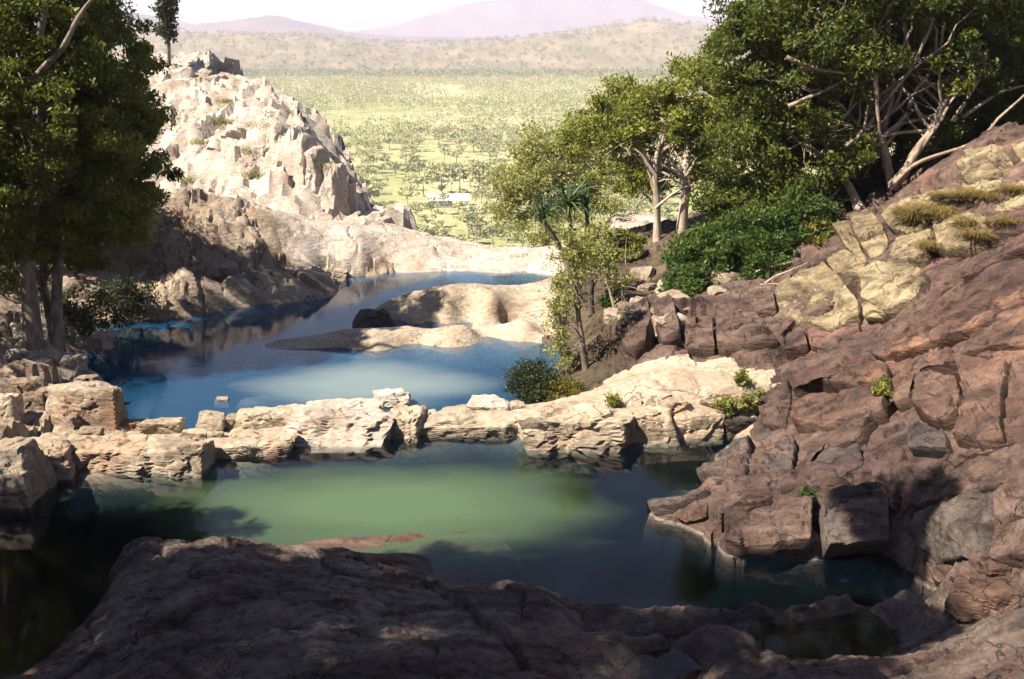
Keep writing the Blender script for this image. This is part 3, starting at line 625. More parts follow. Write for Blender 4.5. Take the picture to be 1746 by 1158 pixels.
# rocks piled on the rocky hill at the left
HR = [((268,332,152,122,104),60,'white',0,1),((328,368,158,136,120),59.5,'white',-.4,1),((302,345,156,136,124),59,'white',-.3,1),((326,366,136,122,113),60.2,'white',-.3,1),((275,300,128,108,98),62,'white',0,1),((296,330,122,112,104),61,'white',.2,1),
 ((385,442,212,198,186),55,'pale',-.3,1),((430,470,206,188,174),54.5,'white',-.5,1),((395,446,240,222,212),51,'white',-.4,1),((456,488,254,222,212),48.6,'white',-.6,1),((440,464,272,252,244),47.6,'white',-.6,1),
 ((492,520,262,228,220),48.4,'white',-.7,.9),((512,534,280,240,234),47.2,'white',-.75,.9),((528,552,300,256,248),46.4,'white',-.75,.9),((560,582,330,284,278),47.2,'white',-.75,.9),((590,612,356,322,316),48.8,'white',-.75,.9),((612,632,376,346,340),50,'white',-.7,.9),
 ((618,650,388,368,360),47.5,'white',-.6,1.0),((642,664,384,373,366),46.5,'white',-.4,1),
 ((395,452,390,374,360),43.0,'white',-.5,1),((450,505,399,380,368),42.4,'white',-.55,1),((508,535,400,386,378),42.4,'pale',-.3,1),((415,445,288,270,262),47,'white',-.5,1),((350,392,262,252,246),52,'white',-.2,1)]
for i, (spec, Yd, mt, yw, dm) in enumerate(HR):
    p = hit((spec[0] + spec[1]) / 2, spec[2], 36, 75); Yd2 = Yd if p is None or abs(p[1] - Yd) > 4 else p[1]
    boulder('stone_block', spec, mt, None, parent=TERR['o'], yaw=yw, base=('Y', Yd2), seed=500 + i, cuts=6, rough=.07, shear=(-.2, .15), sink=.8, dmul=dm)
# rocks along the shaded left bank
KR = [(215,258,505,485,475),(262,300,505,470,455),(295,350,505,462,440),(345,400,500,458,440),(398,450,494,462,450),(448,500,488,463,452),(498,545,482,464,456),(150,190,470,455,445),(190,240,465,440,428),(240,285,450,432,420),(225,265,500,488,480),(540,590,478,463,456),(130,165,660,645,640),(105,140,625,612,606),(150,185,590,575,566)]
for i, spec in enumerate(KR):
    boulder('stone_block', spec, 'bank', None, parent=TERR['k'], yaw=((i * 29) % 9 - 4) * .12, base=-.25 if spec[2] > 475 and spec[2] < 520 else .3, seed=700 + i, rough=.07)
# rubble below the bushes on the right bank
rr = random.Random(21)
for i in range(34):
    px = rr.uniform(1040, 1290); py = rr.uniform(470, 560) - (px - 1040) * .06
    p = hit(px, py, 20, 45)
    if p is None: continue
    s = rr.uniform(.25, .7); o = link('stone', rock_mesh('stone', s * 1.4, s, s * .7, 900 + i, 3), M['bank' if i % 3 else 'slope']); o.location = p; o.rotation_euler = (0, 0, rr.uniform(0, 6))
    tag(o, 'loose stone in the shaded rubble under the right bank shrubs', 'stone', 'rubble under the shrubs')
# loose stones on the left shore under the paperbark
for i in range(26):
    px = rr.uniform(-20, 165); py = rr.uniform(610, 720); p = hit(px, py, 14, 40)
    if p is None or p[2] < -.2: continue
    s = rr.uniform(.15, .45); o = link('stone', rock_mesh('stone', s * 1.5, s, s * .6, 1200 + i, 3), M['bank']); o.location = p; o.rotation_euler = (0, 0, rr.uniform(0, 6))
    tag(o, 'loose stone on the shaded shore under the left paperbark', 'stone', 'stones under the paperbark')
# ------------------------------------------------------------------ trees and shrubs
def tube(path, rad, sides=8, seed=0):
    path = np.asarray(path, float); n = len(path); rad = np.asarray(rad, float)
    t = np.gradient(path, axis=0); t /= np.linalg.norm(t, axis=1)[:, None] + 1e-9
    up = np.array((0, 0, 1.0)); V = []
    for i in range(n):
        a = np.cross(t[i], up if abs(t[i][2]) < .9 else (1, 0, 0)); a /= np.linalg.norm(a); b = np.cross(t[i], a)
        an = np.linspace(0, 2 * math.pi, sides, endpoint=False); rr_ = rad[i] * (1 + .12 * np.sin(an * 3 + seed + i * .7))
        V.append(path[i] + np.cos(an)[:, None] * a * rr_[:, None] + np.sin(an)[:, None] * b * rr_[:, None])
    V = np.concatenate(V); Qd = []
    for i in range(n - 1):
        for j in range(sides): Qd.append((i * sides + j, i * sides + (j + 1) % sides, (i + 1) * sides + (j + 1) % sides, (i + 1) * sides + j))
    return V, np.array(Qd)
def curve(pts, n=14, wig=.0, rs=None):
    pts = np.asarray(pts, float)
    d = np.r_[0, np.cumsum(np.linalg.norm(np.diff(pts, axis=0), axis=1))]; s = np.linspace(0, d[-1], n)
    # Catmull-Rom through the points by cubic resampling
    out = np.stack([np.interp(s, d, pts[:, k]) for k in range(3)], 1)
    for _ in range(2): out[1:-1] = .5 * out[1:-1] + .25 * (out[:-2] + out[2:])
    if wig and rs is not None:
        q = np.c_[s * 1.3, np.full(n, rs.uniform(0, 90)), np.zeros(n)]
        fade = np.minimum(1, np.minimum(s, s[-1] - s * .5) / (.3 * d[-1] + 1e-6))
        for k in range(3): out[:, k] += wig * fade * perlin(q + 31 * k)
    return out
class Bag:
    def __init__(s): s.V, s.Q, s.n = [], [], 0
    def add(s, v, q): s.V.append(v); s.Q.append(q + s.n); s.n += len(v)
    def mesh(s, name): return mesh_np(name, np.concatenate(s.V), np.concatenate(s.Q))
def leaf_mesh(name, centers, crad, per, size, rs, droop=.3, flat=.7, aspect=.38, light=None):
    """leaf blades scattered through clumps; face attribute rnd mixes a clump tone and a leaf tone"""
    nC = len(centers); nL = int(nC * per); ci = rs.randint(0, nC, nL)
    d = rs.normal(size=(nL, 3)); d /= np.linalg.norm(d, axis=1)[:, None]; r = rs.uniform(0, 1, nL) ** .5
    c = centers[ci] + d * r[:, None] * crad[ci][:, None] * np.array((1, 1, flat))
    ax = rs.normal(size=(nL, 3)); ax[:, 2] -= droop * 1.5; ax /= np.linalg.norm(ax, axis=1)[:, None]
    nr = rs.normal(size=(nL, 3)) + d * .6 + np.array((0, 0, .5)); sd = np.cross(ax, nr); sd /= np.linalg.norm(sd, axis=1)[:, None] + 1e-9
    L = size * rs.uniform(.45, 1.0, nL) * rs.uniform(.8, 1.5, nC)[ci]; Wd = L * aspect * rs.uniform(.7, 1.4, nL)
    V = np.stack([c - ax * L[:, None] * .5, c + sd * Wd[:, None] * .5, c + ax * L[:, None] * .5, c - sd * Wd[:, None] * .5], 1).reshape(-1, 3)
    Qd = np.arange(nL * 4).reshape(-1, 4); me = mesh_np(name, V, Qd, smooth=False)
    ct = rs.uniform(0, 1, nC); add_attr(me, 'rnd', np.clip(.55 * ct[ci] + .45 * rs.uniform(0, 1, nL), 0, 1)); return me
def clumps_in(blobs, n, rs, shell=.45):
    vol = np.array([b[1][0] * b[1][1] * b[1][2] for b in blobs]) ** .8; k = rs.choice(len(blobs), n, p=vol / vol.sum())
    d = rs.normal(size=(n, 3)); d /= np.linalg.norm(d, axis=1)[:, None]; r = shell + (1 - shell) * rs.uniform(0, 1, n) ** .6
    C_ = np.array([blobs[i][0] for i in k]); R_ = np.array([blobs[i][1] for i in k])
    return C_ + d * r[:, None] * R_
def pix_blob(px, py, Y, rx, ry, rd):
    """crown lobe centred at a sight line and depth, half sizes in metres from photo pixels (rd: depth in metres)"""
    c = P(px, py, Y=Y); m = np.linalg.norm(c - np.array((0, 0, H))) / F; return (c, (rx * m, rd, ry * m))
def tree(name, label, cat, base, trunks, blobs, nclump, per, size, leaf, bark, seed, r0=.2, limbs=30, limb_r=.05, crad=(.35, .7), group=None, traced=(), traced_r=.07, droop=.3, shell=.45, aspect=.38):
    rs = np.random.RandomState(seed); base = np.asarray(base, float); root = empty(name, base); tag(root, label, cat, group)
    C_ = clumps_in(blobs, nclump, rs, shell); bag = Bag(); ends = []
    for tr in trunks:
        pth = curve(tr['pts'], 18, .12, rs); rad = np.linspace(tr.get('r', r0), tr.get('r', r0) * .35, 18); rad[0] *= 1.35; rad[1] *= 1.12
        v, q = tube(pth - base, rad, 10, seed); bag.add(v, q); ends.append((pth, rad))
    link('trunk', bag.mesh('trunk'), M[bark], root)
    if traced:
        for tp in traced:
            pth = curve(tp, 16, .08, rs); v, q = tube(pth - base, np.linspace(traced_r, traced_r * .4, 16), 8, seed); b = Bag(); b.add(v, q); link('limb', b.mesh('limb'), M[bark], root)
    bag = Bag()
    for i in range(limbs):
        tgt = C_[rs.randint(nclump)]; pth, rad = ends[rs.randint(len(ends))]; k = rs.randint(5, 18); s0 = pth[k]
        mid = .5 * (s0 + tgt) + np.array((rs.normal() * .25, rs.normal() * .25, rs.uniform(-.1, .5))) * np.linalg.norm(tgt - s0) * .3
        c = curve([s0, mid, tgt], 12, .35, rs); rr_ = min(rad[k] * .6, limb_r * rs.uniform(.6, 1.5)); v, q = tube(c - base, np.linspace(rr_, rr_ * .25, 12), 6, i); bag.add(v, q)
        for _ in range(2):
            a = c[rs.randint(4, 11)]; t2 = a + rs.normal(size=3) * np.array((.8, .8, .5)); c2 = curve([a, .5 * (a + t2) + rs.normal(size=3) * .1, t2], 7, .1, rs)
            v, q = tube(c2 - base, np.linspace(rr_ * .4, rr_ * .12, 7), 5, i); bag.add(v, q)
    if limbs: link('branches', bag.mesh('branches'), M[bark], root)
    crad_ = rs.uniform(*crad, nclump)
    link('crown', leaf_mesh('crown', C_ - base, crad_, per, size, rs, droop, .7, aspect), M[leaf], root)
    return root
PB = pix_blob
def line(pts, Y): return [P(a, b, Y=Y if not isinstance(Y, (list, tuple)) else Y[i]) for i, (a, b) in enumerate(pts)]

# big paperbark on the left shore
b0 = P(58, 612, z=.4)
tree('paperbark_tree', 'tall dense paperbark with olive foliage on the left shore', 'tree', b0,
     [dict(pts=[b0, P(52, 540, Y=24), P(48, 450, Y=24.2), P(60, 300, Y=24.6), P(80, 120, Y=25), P(100, -60, Y=25.5)], r=.22),
      dict(pts=[b0 + np.array((.35, .5, -.1)), P(95, 480, Y=25), P(110, 380, Y=25.5), P(150, 200, Y=26.2), P(170, 20, Y=26.5)], r=.15),
      dict(pts=[b0 + np.array((.1, 1.0, 0)), P(70, 470, Y=25.4), P(85, 380, Y=26), P(70, 200, Y=27)], r=.12)],
     [PB(60, 70, 26, 120, 120, 3.2), PB(170, 120, 26.5, 85, 85, 2.6), PB(215, 200, 26.5, 70, 85, 2.2), PB(110, 260, 25.5, 140, 110, 2.8), PB(180, 330, 26, 85, 65, 2.0), PB(40, 340, 25, 110, 90, 2.5),
      PB(60, 420, 25.5, 70, 40, 2.0), PB(130, 20, 26.5, 90, 70, 3), PB(10, -100, 27, 150, 100, 3), PB(100, -130, 27, 110, 90, 3), PB(-120, -120, 27, 120, 140, 3), PB(-60, 150, 26, 90, 220, 3), PB(255, 300, 26.3, 36, 30, 1.0), PB(120, 400, 25.6, 110, 60, 2.0), PB(200, 380, 26, 60, 30, 1.4), PB(60, 200, 25, 130, 110, 2.4), PB(215, 130, 26.5, 55, 70, 1.8), PB(225, 255, 26.3, 50, 60, 1.5)],
     1000, 190, .165, 'leaf_left', 'bark_grey', 11, limbs=90, limb_r=.05, crad=(.16, .55), shell=.35,
     traced=[line([(58, 135), (85, 105), (110, 75), (130, 40), (142, 15), (165, -10)], [24.2, 24, 23.9, 23.9, 24, 24]), line([(68, 60), (75, 20), (85, -20)], 24)], traced_r=.09)
# lower tree and dark bushes at the left edge
b1 = P(-60, 600, z=.9)
tree('paperbark_tree', 'shaded paperbark behind the left edge of the shore', 'tree', b1, [dict(pts=[b1, b1 + np.array((.2, .3, 3)), b1 + np.array((-.2, .2, 6))], r=.2)],
     [PB(-60, 330, 24.5, 110, 160, 2.5), PB(-80, 100, 25, 130, 160, 3), (np.array((-17.6, 20.8, 7.8)), (2.0, 1.4, 1.8)), (np.array((-18.6, 23.2, 9.0)), (2.2, 1.8, 2.0)), (np.array((-17.0, 23.0, 6.5)), (1.8, 1.6, 1.6))], 330, 90, .15, 'leaf_left', 'bark_grey', 12, limbs=20)
b2 = P(125, 455, z=1.0)
tree('paperbark_tree', 'second paperbark further back on the left bank', 'tree', b2, [dict(pts=[b2, P(130, 380, Y=b2[1]), P(110, 300, Y=b2[1]), P(90, 230, Y=b2[1]), P(40, 0, Y=b2[1] - 1), P(20, -180, Y=b2[1] - 2)], r=.2)],
     [PB(70, 250, b2[1], 110, 80, 2.0), PB(190, 380, b2[1], 65, 40, 1.3), PB(60, 340, b2[1], 110, 80, 2.0), PB(40, -190, 30, 85, 45, 1.5), PB(-50, -150, 30, 80, 45, 1.5), PB(110, -230, 30.5, 70, 40, 1.3), PB(-140, -110, 29.5, 80, 50, 1.5)], 400, 130, .17, 'leaf_left', 'bark_grey', 13, limbs=30, crad=(.25, .65), shell=.3)
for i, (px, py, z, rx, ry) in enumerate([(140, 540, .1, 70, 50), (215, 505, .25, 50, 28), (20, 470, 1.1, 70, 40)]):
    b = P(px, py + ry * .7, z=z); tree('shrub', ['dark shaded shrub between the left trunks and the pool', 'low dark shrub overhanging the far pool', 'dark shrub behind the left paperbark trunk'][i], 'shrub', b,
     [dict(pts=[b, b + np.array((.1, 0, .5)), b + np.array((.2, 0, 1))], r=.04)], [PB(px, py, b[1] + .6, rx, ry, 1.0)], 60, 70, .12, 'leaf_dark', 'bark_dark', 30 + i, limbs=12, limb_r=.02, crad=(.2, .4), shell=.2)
# slim dark tree on the rocky hill
b = P(288, 112, Y=62)
tree('slim_tree', 'slim dark tree rising above the rocky hill', 'tree', b, [dict(pts=[b, P(287, 75, Y=62), P(284, 40, Y=62), P(282, -20, Y=62)], r=.12)],
     [PB(284, 12, 62, 17, 14, .8), PB(282, 42, 62, 15, 20, .7), PB(287, 62, 62, 10, 12, .5), PB(280, -25, 62, 22, 20, 1)], 60, 60, .28, 'leaf_dark', 'bark_grey', 41, limbs=14, limb_r=.03, crad=(.3, .5))
# big spreading tree on the right bank
b = P(1468, 360, Y=26.6)
tr_paths = [[(1525,312),(1550,281),(1576,272),(1618,258),(1667,247),(1694,209),(1746,163),(1790,130)], [(1550,281),(1577,243),(1605,210),(1612,185),(1640,150)], [(1625,207),(1650,165),(1671,133),(1686,84)], [(1500,240),(1545,200),(1560,150),(1590,125),(1599,99),(1610,40)],
 [(1424,281),(1400,262),(1375,247),(1360,247),(1348,224),(1330,210)], [(1493,125),(1495,178),(1500,228),(1506,245)], [(1344,182),(1380,165),(1401,156),(1436,137)], [(1360,115),(1400,125),(1436,137)], [(1416,228),(1428,213),(1462,175)], [(1549,15),(1542,38),(1553,99),(1572,137)],
 [(1340,98),(1365,110),(1400,120),(1440,125)], [(1440,250),(1460,235),(1475,215),(1480,180)], [(1590,30),(1575,70),(1560,110)], [(1390,20),(1395,60),(1410,90)], [(1640,200),(1690,165),(1746,145)]]
tree('spreading_tree', 'large spreading tree with bare pale limbs on the right bank', 'tree', b,
     [dict(pts=[b, P(1447, 315, Y=27), P(1424, 281, Y=27.3), P(1400, 200, Y=28), P(1380, 100, Y=28.5)], r=.12), dict(pts=[P(1528, 340, Y=27.2), P(1515, 290, Y=27.3), P(1502, 240, Y=27.2), P(1520, 150, Y=28), P(1540, 40, Y=28.5)], r=.14),
      dict(pts=[P(1522, 318, Y=26.9), P(1550, 281, Y=26.5), P(1600, 200, Y=27), P(1650, 80, Y=28)], r=.13)],
     [PB(1300, 90, 28.5, 90, 100, 2.6), PB(1400, 60, 28.5, 110, 90, 2.8), PB(1500, 60, 28.8, 110, 110, 2.6), PB(1600, 40, 29, 110, 90, 2.8), PB(1700, 60, 29, 90, 90, 2.5), PB(1350, 190, 28.4, 100, 80, 2.0), PB(1450, 180, 28.8, 90, 80, 1.8), PB(1560, 160, 29, 90, 70, 1.6), PB(1660, 170, 29.2, 90, 60, 1.6),
      PB(1290, 250, 28, 80, 60, 1.6), PB(1400, 290, 28.6, 70, 50, 1.4), PB(1620, -80, 29, 150, 80, 3.5), PB(1400, -80, 29, 170, 80, 3.5), PB(1760, 180, 29, 80, 80, 2), PB(1540, 260, 30, 120, 50, 1.2), PB(1445, 262, 27, 60, 36, .8), PB(1330, 300, 27.2, 60, 45, 1.0), PB(1585, 225, 27.8, 60, 36, .8), PB(1650, 120, 27.6, 60, 60, 1.0), PB(1450, 110, 27.2, 80, 60, 1.0), PB(1290, 170, 28.2, 70, 70, 1.4), PB(1370, 230, 28.6, 80, 60, 1.2), PB(1330, 40, 28, 90, 70, 1.6), PB(1480, 220, 29.2, 90, 60, 1.0)],
     1400, 160, .16, 'leaf_right', 'bark_tan', 51, limbs=110, limb_r=.045, crad=(.22, .62), shell=.25, traced=[line(p, 26.5 + .2 * (i % 5)) for i, p in enumerate(tr_paths)], traced_r=.065)
# dark tree at the right edge behind
b = P(1750, 260, Y=30)
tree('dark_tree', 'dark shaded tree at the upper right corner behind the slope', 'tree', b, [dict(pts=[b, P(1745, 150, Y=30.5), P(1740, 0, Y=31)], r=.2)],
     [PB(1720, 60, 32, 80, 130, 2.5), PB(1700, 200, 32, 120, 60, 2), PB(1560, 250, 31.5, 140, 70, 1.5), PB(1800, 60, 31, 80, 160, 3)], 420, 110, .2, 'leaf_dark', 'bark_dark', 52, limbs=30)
# pale-trunked yellow-green tree
b = P(1166, 432, Y=33)
tree('pale_trunk_tree', 'yellow green tree with two slender pale trunks on the right bank', 'tree', b,
     [dict(pts=[b, P(1163, 385, Y=33), P(1172, 315, Y=33), P(1170, 260, Y=33.3), P(1178, 160, Y=33.6)], r=.2), dict(pts=[P(1122, 432, Y=33.4), P(1118, 350, Y=33.4), P(1117, 280, Y=33.4), P(1130, 200, Y=33.6)], r=.15)],
     [PB(1180, 165, 34, 60, 65, 2.0), PB(1120, 205, 34, 60, 55, 2.0), PB(1210, 220, 33.6, 50, 60, 1.8), PB(1060, 160, 35, 50, 25, 1.4), PB(1060, 210, 35, 55, 50, 1.8), PB(1200, 280, 33.6, 50, 40, 1.5), PB(1000, 230, 36, 40, 40, 1.6), PB(1090, 290, 35, 50, 50, 1.6)],
     400, 150, .15, 'leaf_bright', 'bark_pale', 53, limbs=46, limb_r=.04, crad=(.22, .6), shell=.25, traced=[line(p, 32.7) for p in [[(1118,355),(1140,335),(1170,318)],[(1172,315),(1195,322),(1210,310)],[(1118,300),(1095,265),(1080,255)],[(1170,300),(1185,270),(1200,262)],[(1165,300),(1145,275),(1135,262)],[(1172,310),(1150,290),(1128,282)]]], traced_r=.06)
# bushy pale tree beyond the lip
b = P(930, 440, Y=41.5)
tree('bushy_tree', 'bushy pale green tree beyond the end of the far pool', 'tree', b, [dict(pts=[b, P(935, 360, Y=41.5), P(945, 280, Y=41.5)], r=.16)],
     [PB(930, 255, 42, 55, 40, 2), PB(900, 300, 42, 60, 45, 2), PB(975, 290, 42, 70, 55, 2.2), PB(1010, 330, 41.5, 60, 50, 2), PB(880, 350, 41.5, 50, 35, 1.6), PB(1040, 260, 42, 45, 45, 1.8), PB(940, 380, 41, 60, 40, 1.6)],
     260, 110, .17, 'leaf_pale', 'bark_pale', 54, limbs=30, limb_r=.04, crad=(.3, .7), shell=.25)
# shrubs along the right bank
SH = [((1205, 445), 26.8, 66, 62, 'leaf_shrub', 'rounded deep green shrub at the foot of the pale trunks'), ((1290, 425), 26.4, 76, 74, 'leaf_shrub', 'large deep green shrub in the middle of the right bank'), ((1360, 375), 26.6, 62, 62, 'leaf_shrub', 'green shrub below the spreading tree'),
      ((1250, 345), 28, 60, 50, 'leaf_right', 'dark green shrub filling the gap above the bank'), ((1395, 405), 26, 30, 38, 'leaf_yellow', 'yellowing bush beside the cracked tan slabs'), ((1170, 485), 25.8, 38, 30, 'leaf_shrub', 'low green shrub over the shaded rubble'),
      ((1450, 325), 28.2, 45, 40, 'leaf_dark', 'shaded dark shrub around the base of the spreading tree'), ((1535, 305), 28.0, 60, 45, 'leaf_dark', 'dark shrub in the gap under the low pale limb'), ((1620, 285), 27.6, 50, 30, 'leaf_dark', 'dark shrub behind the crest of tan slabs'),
      ((1060, 430), 31, 38, 40, 'leaf_bright', 'light green shrub right of the pandanus'), ((1050, 520), 27.5, 24, 30, 'leaf_shrub', 'small green shrub beside the leaning sapling'), ((905, 650), 22.6, 48, 34, 'leaf_dark', 'dark green shrub leaning over the far pool'),
      ((960, 668), 22.2, 32, 24, 'leaf_yellow', 'olive shrub at the end of the pool wall'), ((1320, 330), 29, 55, 55, 'leaf_right', 'shaded green shrub under the pale limbs')]
for i, ((px, py), Y, rx, ry, lf, lb) in enumerate(SH):
    b = P(px, py + ry, Y=Y); big = rx > 45
    tree('shrub', lb, 'shrub', b, [dict(pts=[b, P(px + 3, py + ry * .4, Y=Y), P(px - 4, py, Y=Y)], r=.05)], [PB(px, py, Y, rx, ry, rx * Y / F * .9), PB(px + rx * .3, py + ry * .3, Y - .3, rx * .7, ry * .6, rx * Y / F * .7)],
         int(36 + rx * ry / 30), 110, .14 if Y > 24 else .085, lf, 'bark_dark', 60 + i, limbs=16, limb_r=.025, crad=(.18, .42) if big else (.1, .26), shell=.25, group='shrubs on the right bank')
# saplings by the far pool
def sapling(label, pts, Y, blobs, n, leaf, seed, r=.05, bark='bark_grey'):
    b = P(*pts[0], Y=Y); tree('sapling', label, 'sapling', b, [dict(pts=[P(a, c, Y=Y) for a, c in pts], r=r)], [PB(*bb) for bb in blobs], n, 36, .11, leaf, bark, seed, limbs=18, limb_r=.018, crad=(.12, .32), group='saplings by the far pool', shell=.1)
sapling('slender sapling with thin straight trunk at the pool edge', [(1000,640),(990,560),(980,480),(972,400)], 23.6, [(970,440,23.6,34,60,.8),(990,425,23.8,35,25,.8),(960,500,23.5,30,40,.6),(1000,430,23.8,30,50,.7)], 90, 'leaf_pale', 81, .085)
sapling('leafy young sapling left of the slender sapling', [(960,640),(955,560),(950,480)], 24.2, [(950,520,24.2,20,60,.4),(955,590,24.0,22,40,.4),(965,610,24.0,28,30,.4)], 60, 'leaf_pale', 82, .035)
sapling('small sapling with pale curved stem beside the rubble', [(1052,560),(1045,510),(1030,470),(1015,440)], 26.5, [(1020,440,26.5,40,28,.6),(1050,470,26.5,30,26,.5)], 60, 'leaf_pale', 83, .06, 'bark_pale')
sapling('dark stemmed sapling behind the slender sapling', [(1008,535),(1008,480),(1002,420)], 27.5, [(1005,430,27.5,35,35,.7),(1025,400,27.6,35,30,.7)], 60, 'leaf_pale', 84, .1, 'bark_dark')
# small plants rooted in rock cracks
for i, (px, py, rx, ry, lf, lb) in enumerate([(1045, 683, 15, 13, 'leaf_bright', 'tiny green plant in the crack of the long block'), (1238, 690, 20, 20, 'leaf_bright', 'bright green plant rooted above the broken block'), (1280, 678, 24, 28, 'leaf_bright', 'taller bright plant beside the smooth grey block'), (1265, 645, 14, 14, 'leaf_bright', 'small pale plant above the two bright plants'),
        (1506, 668, 13, 28, 'leaf_bright', 'narrow green plant in the cleft of the red blocks'), (1378, 850, 14, 20, 'leaf_shrub', 'small plant in the joint above the pool'), (1328, 748, 10, 7, 'leaf_bright', 'little weed on the grey rock edge')]):
    h = hit(px, py + ry * .8, 12, 30); Y = h[1] - .15
    b = P(px, py + ry, Y=Y); tree('plant', lb, 'plant', b, [dict(pts=[b, P(px, py + ry * .3, Y=Y), P(px + 1, py - ry * .4, Y=Y)], r=.012)], [PB(px, py, Y, rx, ry, rx * Y / F)], 22, 30, .075, lf, 'bark_dark', 120 + i, limbs=8, limb_r=.008, crad=(.05, .12), shell=.1, aspect=.5)

# pandanus: rosettes of strap leaves
def strap_mesh(L, bend, seed):
    n = 7; s = np.linspace(0, 1, n); x = L * (s - .25 * bend * s ** 3); z = L * (.55 * s - bend * s ** 2.2); wd = .045 * (1 - s ** 2) + .004
    V = np.concatenate([np.c_[x, -wd, z + .02], np.c_[x, 0 * s, z], np.c_[x, wd, z + .02]]); Qd = [(k, k + 1, n + k + 1, n + k) for k in range(n - 1)] + [(n + k, n + k + 1, 2 * n + k + 1, 2 * n + k) for k in range(n - 1)]
    me = mesh_np('leaf', V, np.array(Qd)); add_attr(me, 'rnd', np.full(len(Qd), (seed * .37) % 1)); me.materials.append(M['strap']); return me
straps = [strap_mesh(L, bnd, k) for k, (L, bnd) in enumerate([(1.0, .25), (1.15, .5), (.95, .8), (1.1, .1), (.9, 1.1)])]
b = P(985, 505, Y=30.5); pan = empty('pandanus', b); tag(pan, 'pandanus with spiky strap leaf rosettes above the saplings', 'pandanus')
heads = [P(968, 352, Y=30.5), P(925, 375, Y=30.3), P(1000, 360, Y=30.8)]; bag = Bag()
for k, hd in enumerate(heads):
    v, q = tube(curve([b, .5 * (b + hd) + np.array((.1 * k, .1, .2)), hd], 12) - b, np.linspace(.09, .06, 12), 8); bag.add(v, q)
link('trunk', bag.mesh('trunk'), M['bark_grey'], pan)
for k, hd in enumerate(heads):
    for j in range(44 if k < 2 else 24):
        o = link('leaf', straps[(j + k) % 5], None, pan); o.location = hd - b + np.array((0, 0, rr.uniform(-.15, .15))); s = rr.uniform(.9, 1.3) * (1 if k == 0 else .8)
        o.rotation_euler = (rr.uniform(-.3, .3), rr.uniform(-.9, .25), rr.uniform(0, 6.28)); o.scale = (s, s, s)

# grass tufts on the slope
def tuft(label, px, py, hgt, n, mat, seed, group, near=12, far=60, spread=.3, lift=np.array((0, 0, 0))):
    p = hit(px, py, near, far)
    if p is None: return
    rs = np.random.RandomState(seed); V, Qd, k = [], [], 0
    for i in range(n):
        a = rs.uniform(0, 6.28); bx = rs.normal(size=2) * spread * .35; L = hgt * rs.uniform(.6, 1.2); out = rs.uniform(.3, 1.35) * L; s = np.linspace(0, 1, 4)
        x = bx[0] + math.cos(a) * out * s ** 1.4; y = bx[1] + math.sin(a) * out * s ** 1.4; z = L * (.9 * s - .62 * s ** 2.2) - .03; wv = hgt * .016 * (1 - s * .9); px_, py_ = -math.sin(a), math.cos(a)
        V += [(x[j] + px_ * wv[j] * e, y[j] + py_ * wv[j] * e, z[j]) for j in range(4) for e in (-1, 1)]; Qd += [(k + 2 * j, k + 2 * j + 1, k + 2 * j + 3, k + 2 * j + 2) for j in range(3)]; k += 8
    me = mesh_np('grass_tuft', np.array(V), np.array(Qd)); add_attr(me, 'rnd', np.repeat(rs.uniform(0, 1, n), 3)); o = link('grass_tuft', me, M[mat]); o.location = p + lift; tag(o, label, 'grass', group)
for i, (px, py, hg) in enumerate([(1560,385,.5),(1585,375,.55),(1612,378,.5),(1668,345,.45),(1690,350,.4),(1655,395,.5),(1668,415,.45),(1590,430,.35),(1720,390,.35),(1730,335,.35),(1605,345,.35),(1545,370,.35),(1640,345,.35)]):
    tuft('tuft of dry yellow grass on the upper right slope', px, py, hg * 1.5, 420, 'grass', 200 + i, 'dry grass tufts on the slope', lift=np.array((-.1, -.18, .12)))
for i, (px, py) in enumerate([(1200,575),(1185,590),(1225,590),(1060,575),(1050,585)]):
    tuft('straw coloured grass tuft between rocks on the right bank', px, py, .3, 120, 'grass', 230 + i, 'straw grass on the right bank')
for i, (px, py) in enumerate([(345,245),(380,210),(418,252),(440,262),(330,190),(390,175),(450,215),(470,195),(495,222),(320,310),(430,300),(555,285)]):
    tuft('yellow green grass tuft on the pale rocky hill', px, py, .7, 160, 'grass_green', 250 + i, 'grass tufts on the rocky hill', 36, 75, .9)
# fallen branches on the rubble
for i, pts in enumerate([[(1285,470),(1310,462),(1350,455)], [(1240,505),(1290,490),(1330,492)], [(1300,490),(1320,478),(1370,452)]]):
    hh = [hit(*p, 20, 45) for p in pts]; pth = [h + np.array((0, -.2, .15)) for h in hh if h is not None]
    if len(pth) < 2: continue
    v, q = tube(curve(pth, 10, .1, np.random.RandomState(i)), np.linspace(.025, .008, 10), 6); b_ = Bag(); b_.add(v, q)
    tag(link('fallen_branch', b_.mesh('fallen_branch'), M['bark_pale']), 'dead pale branch lying under the right bank shrubs', 'branch', 'dead branches under the shrubs')
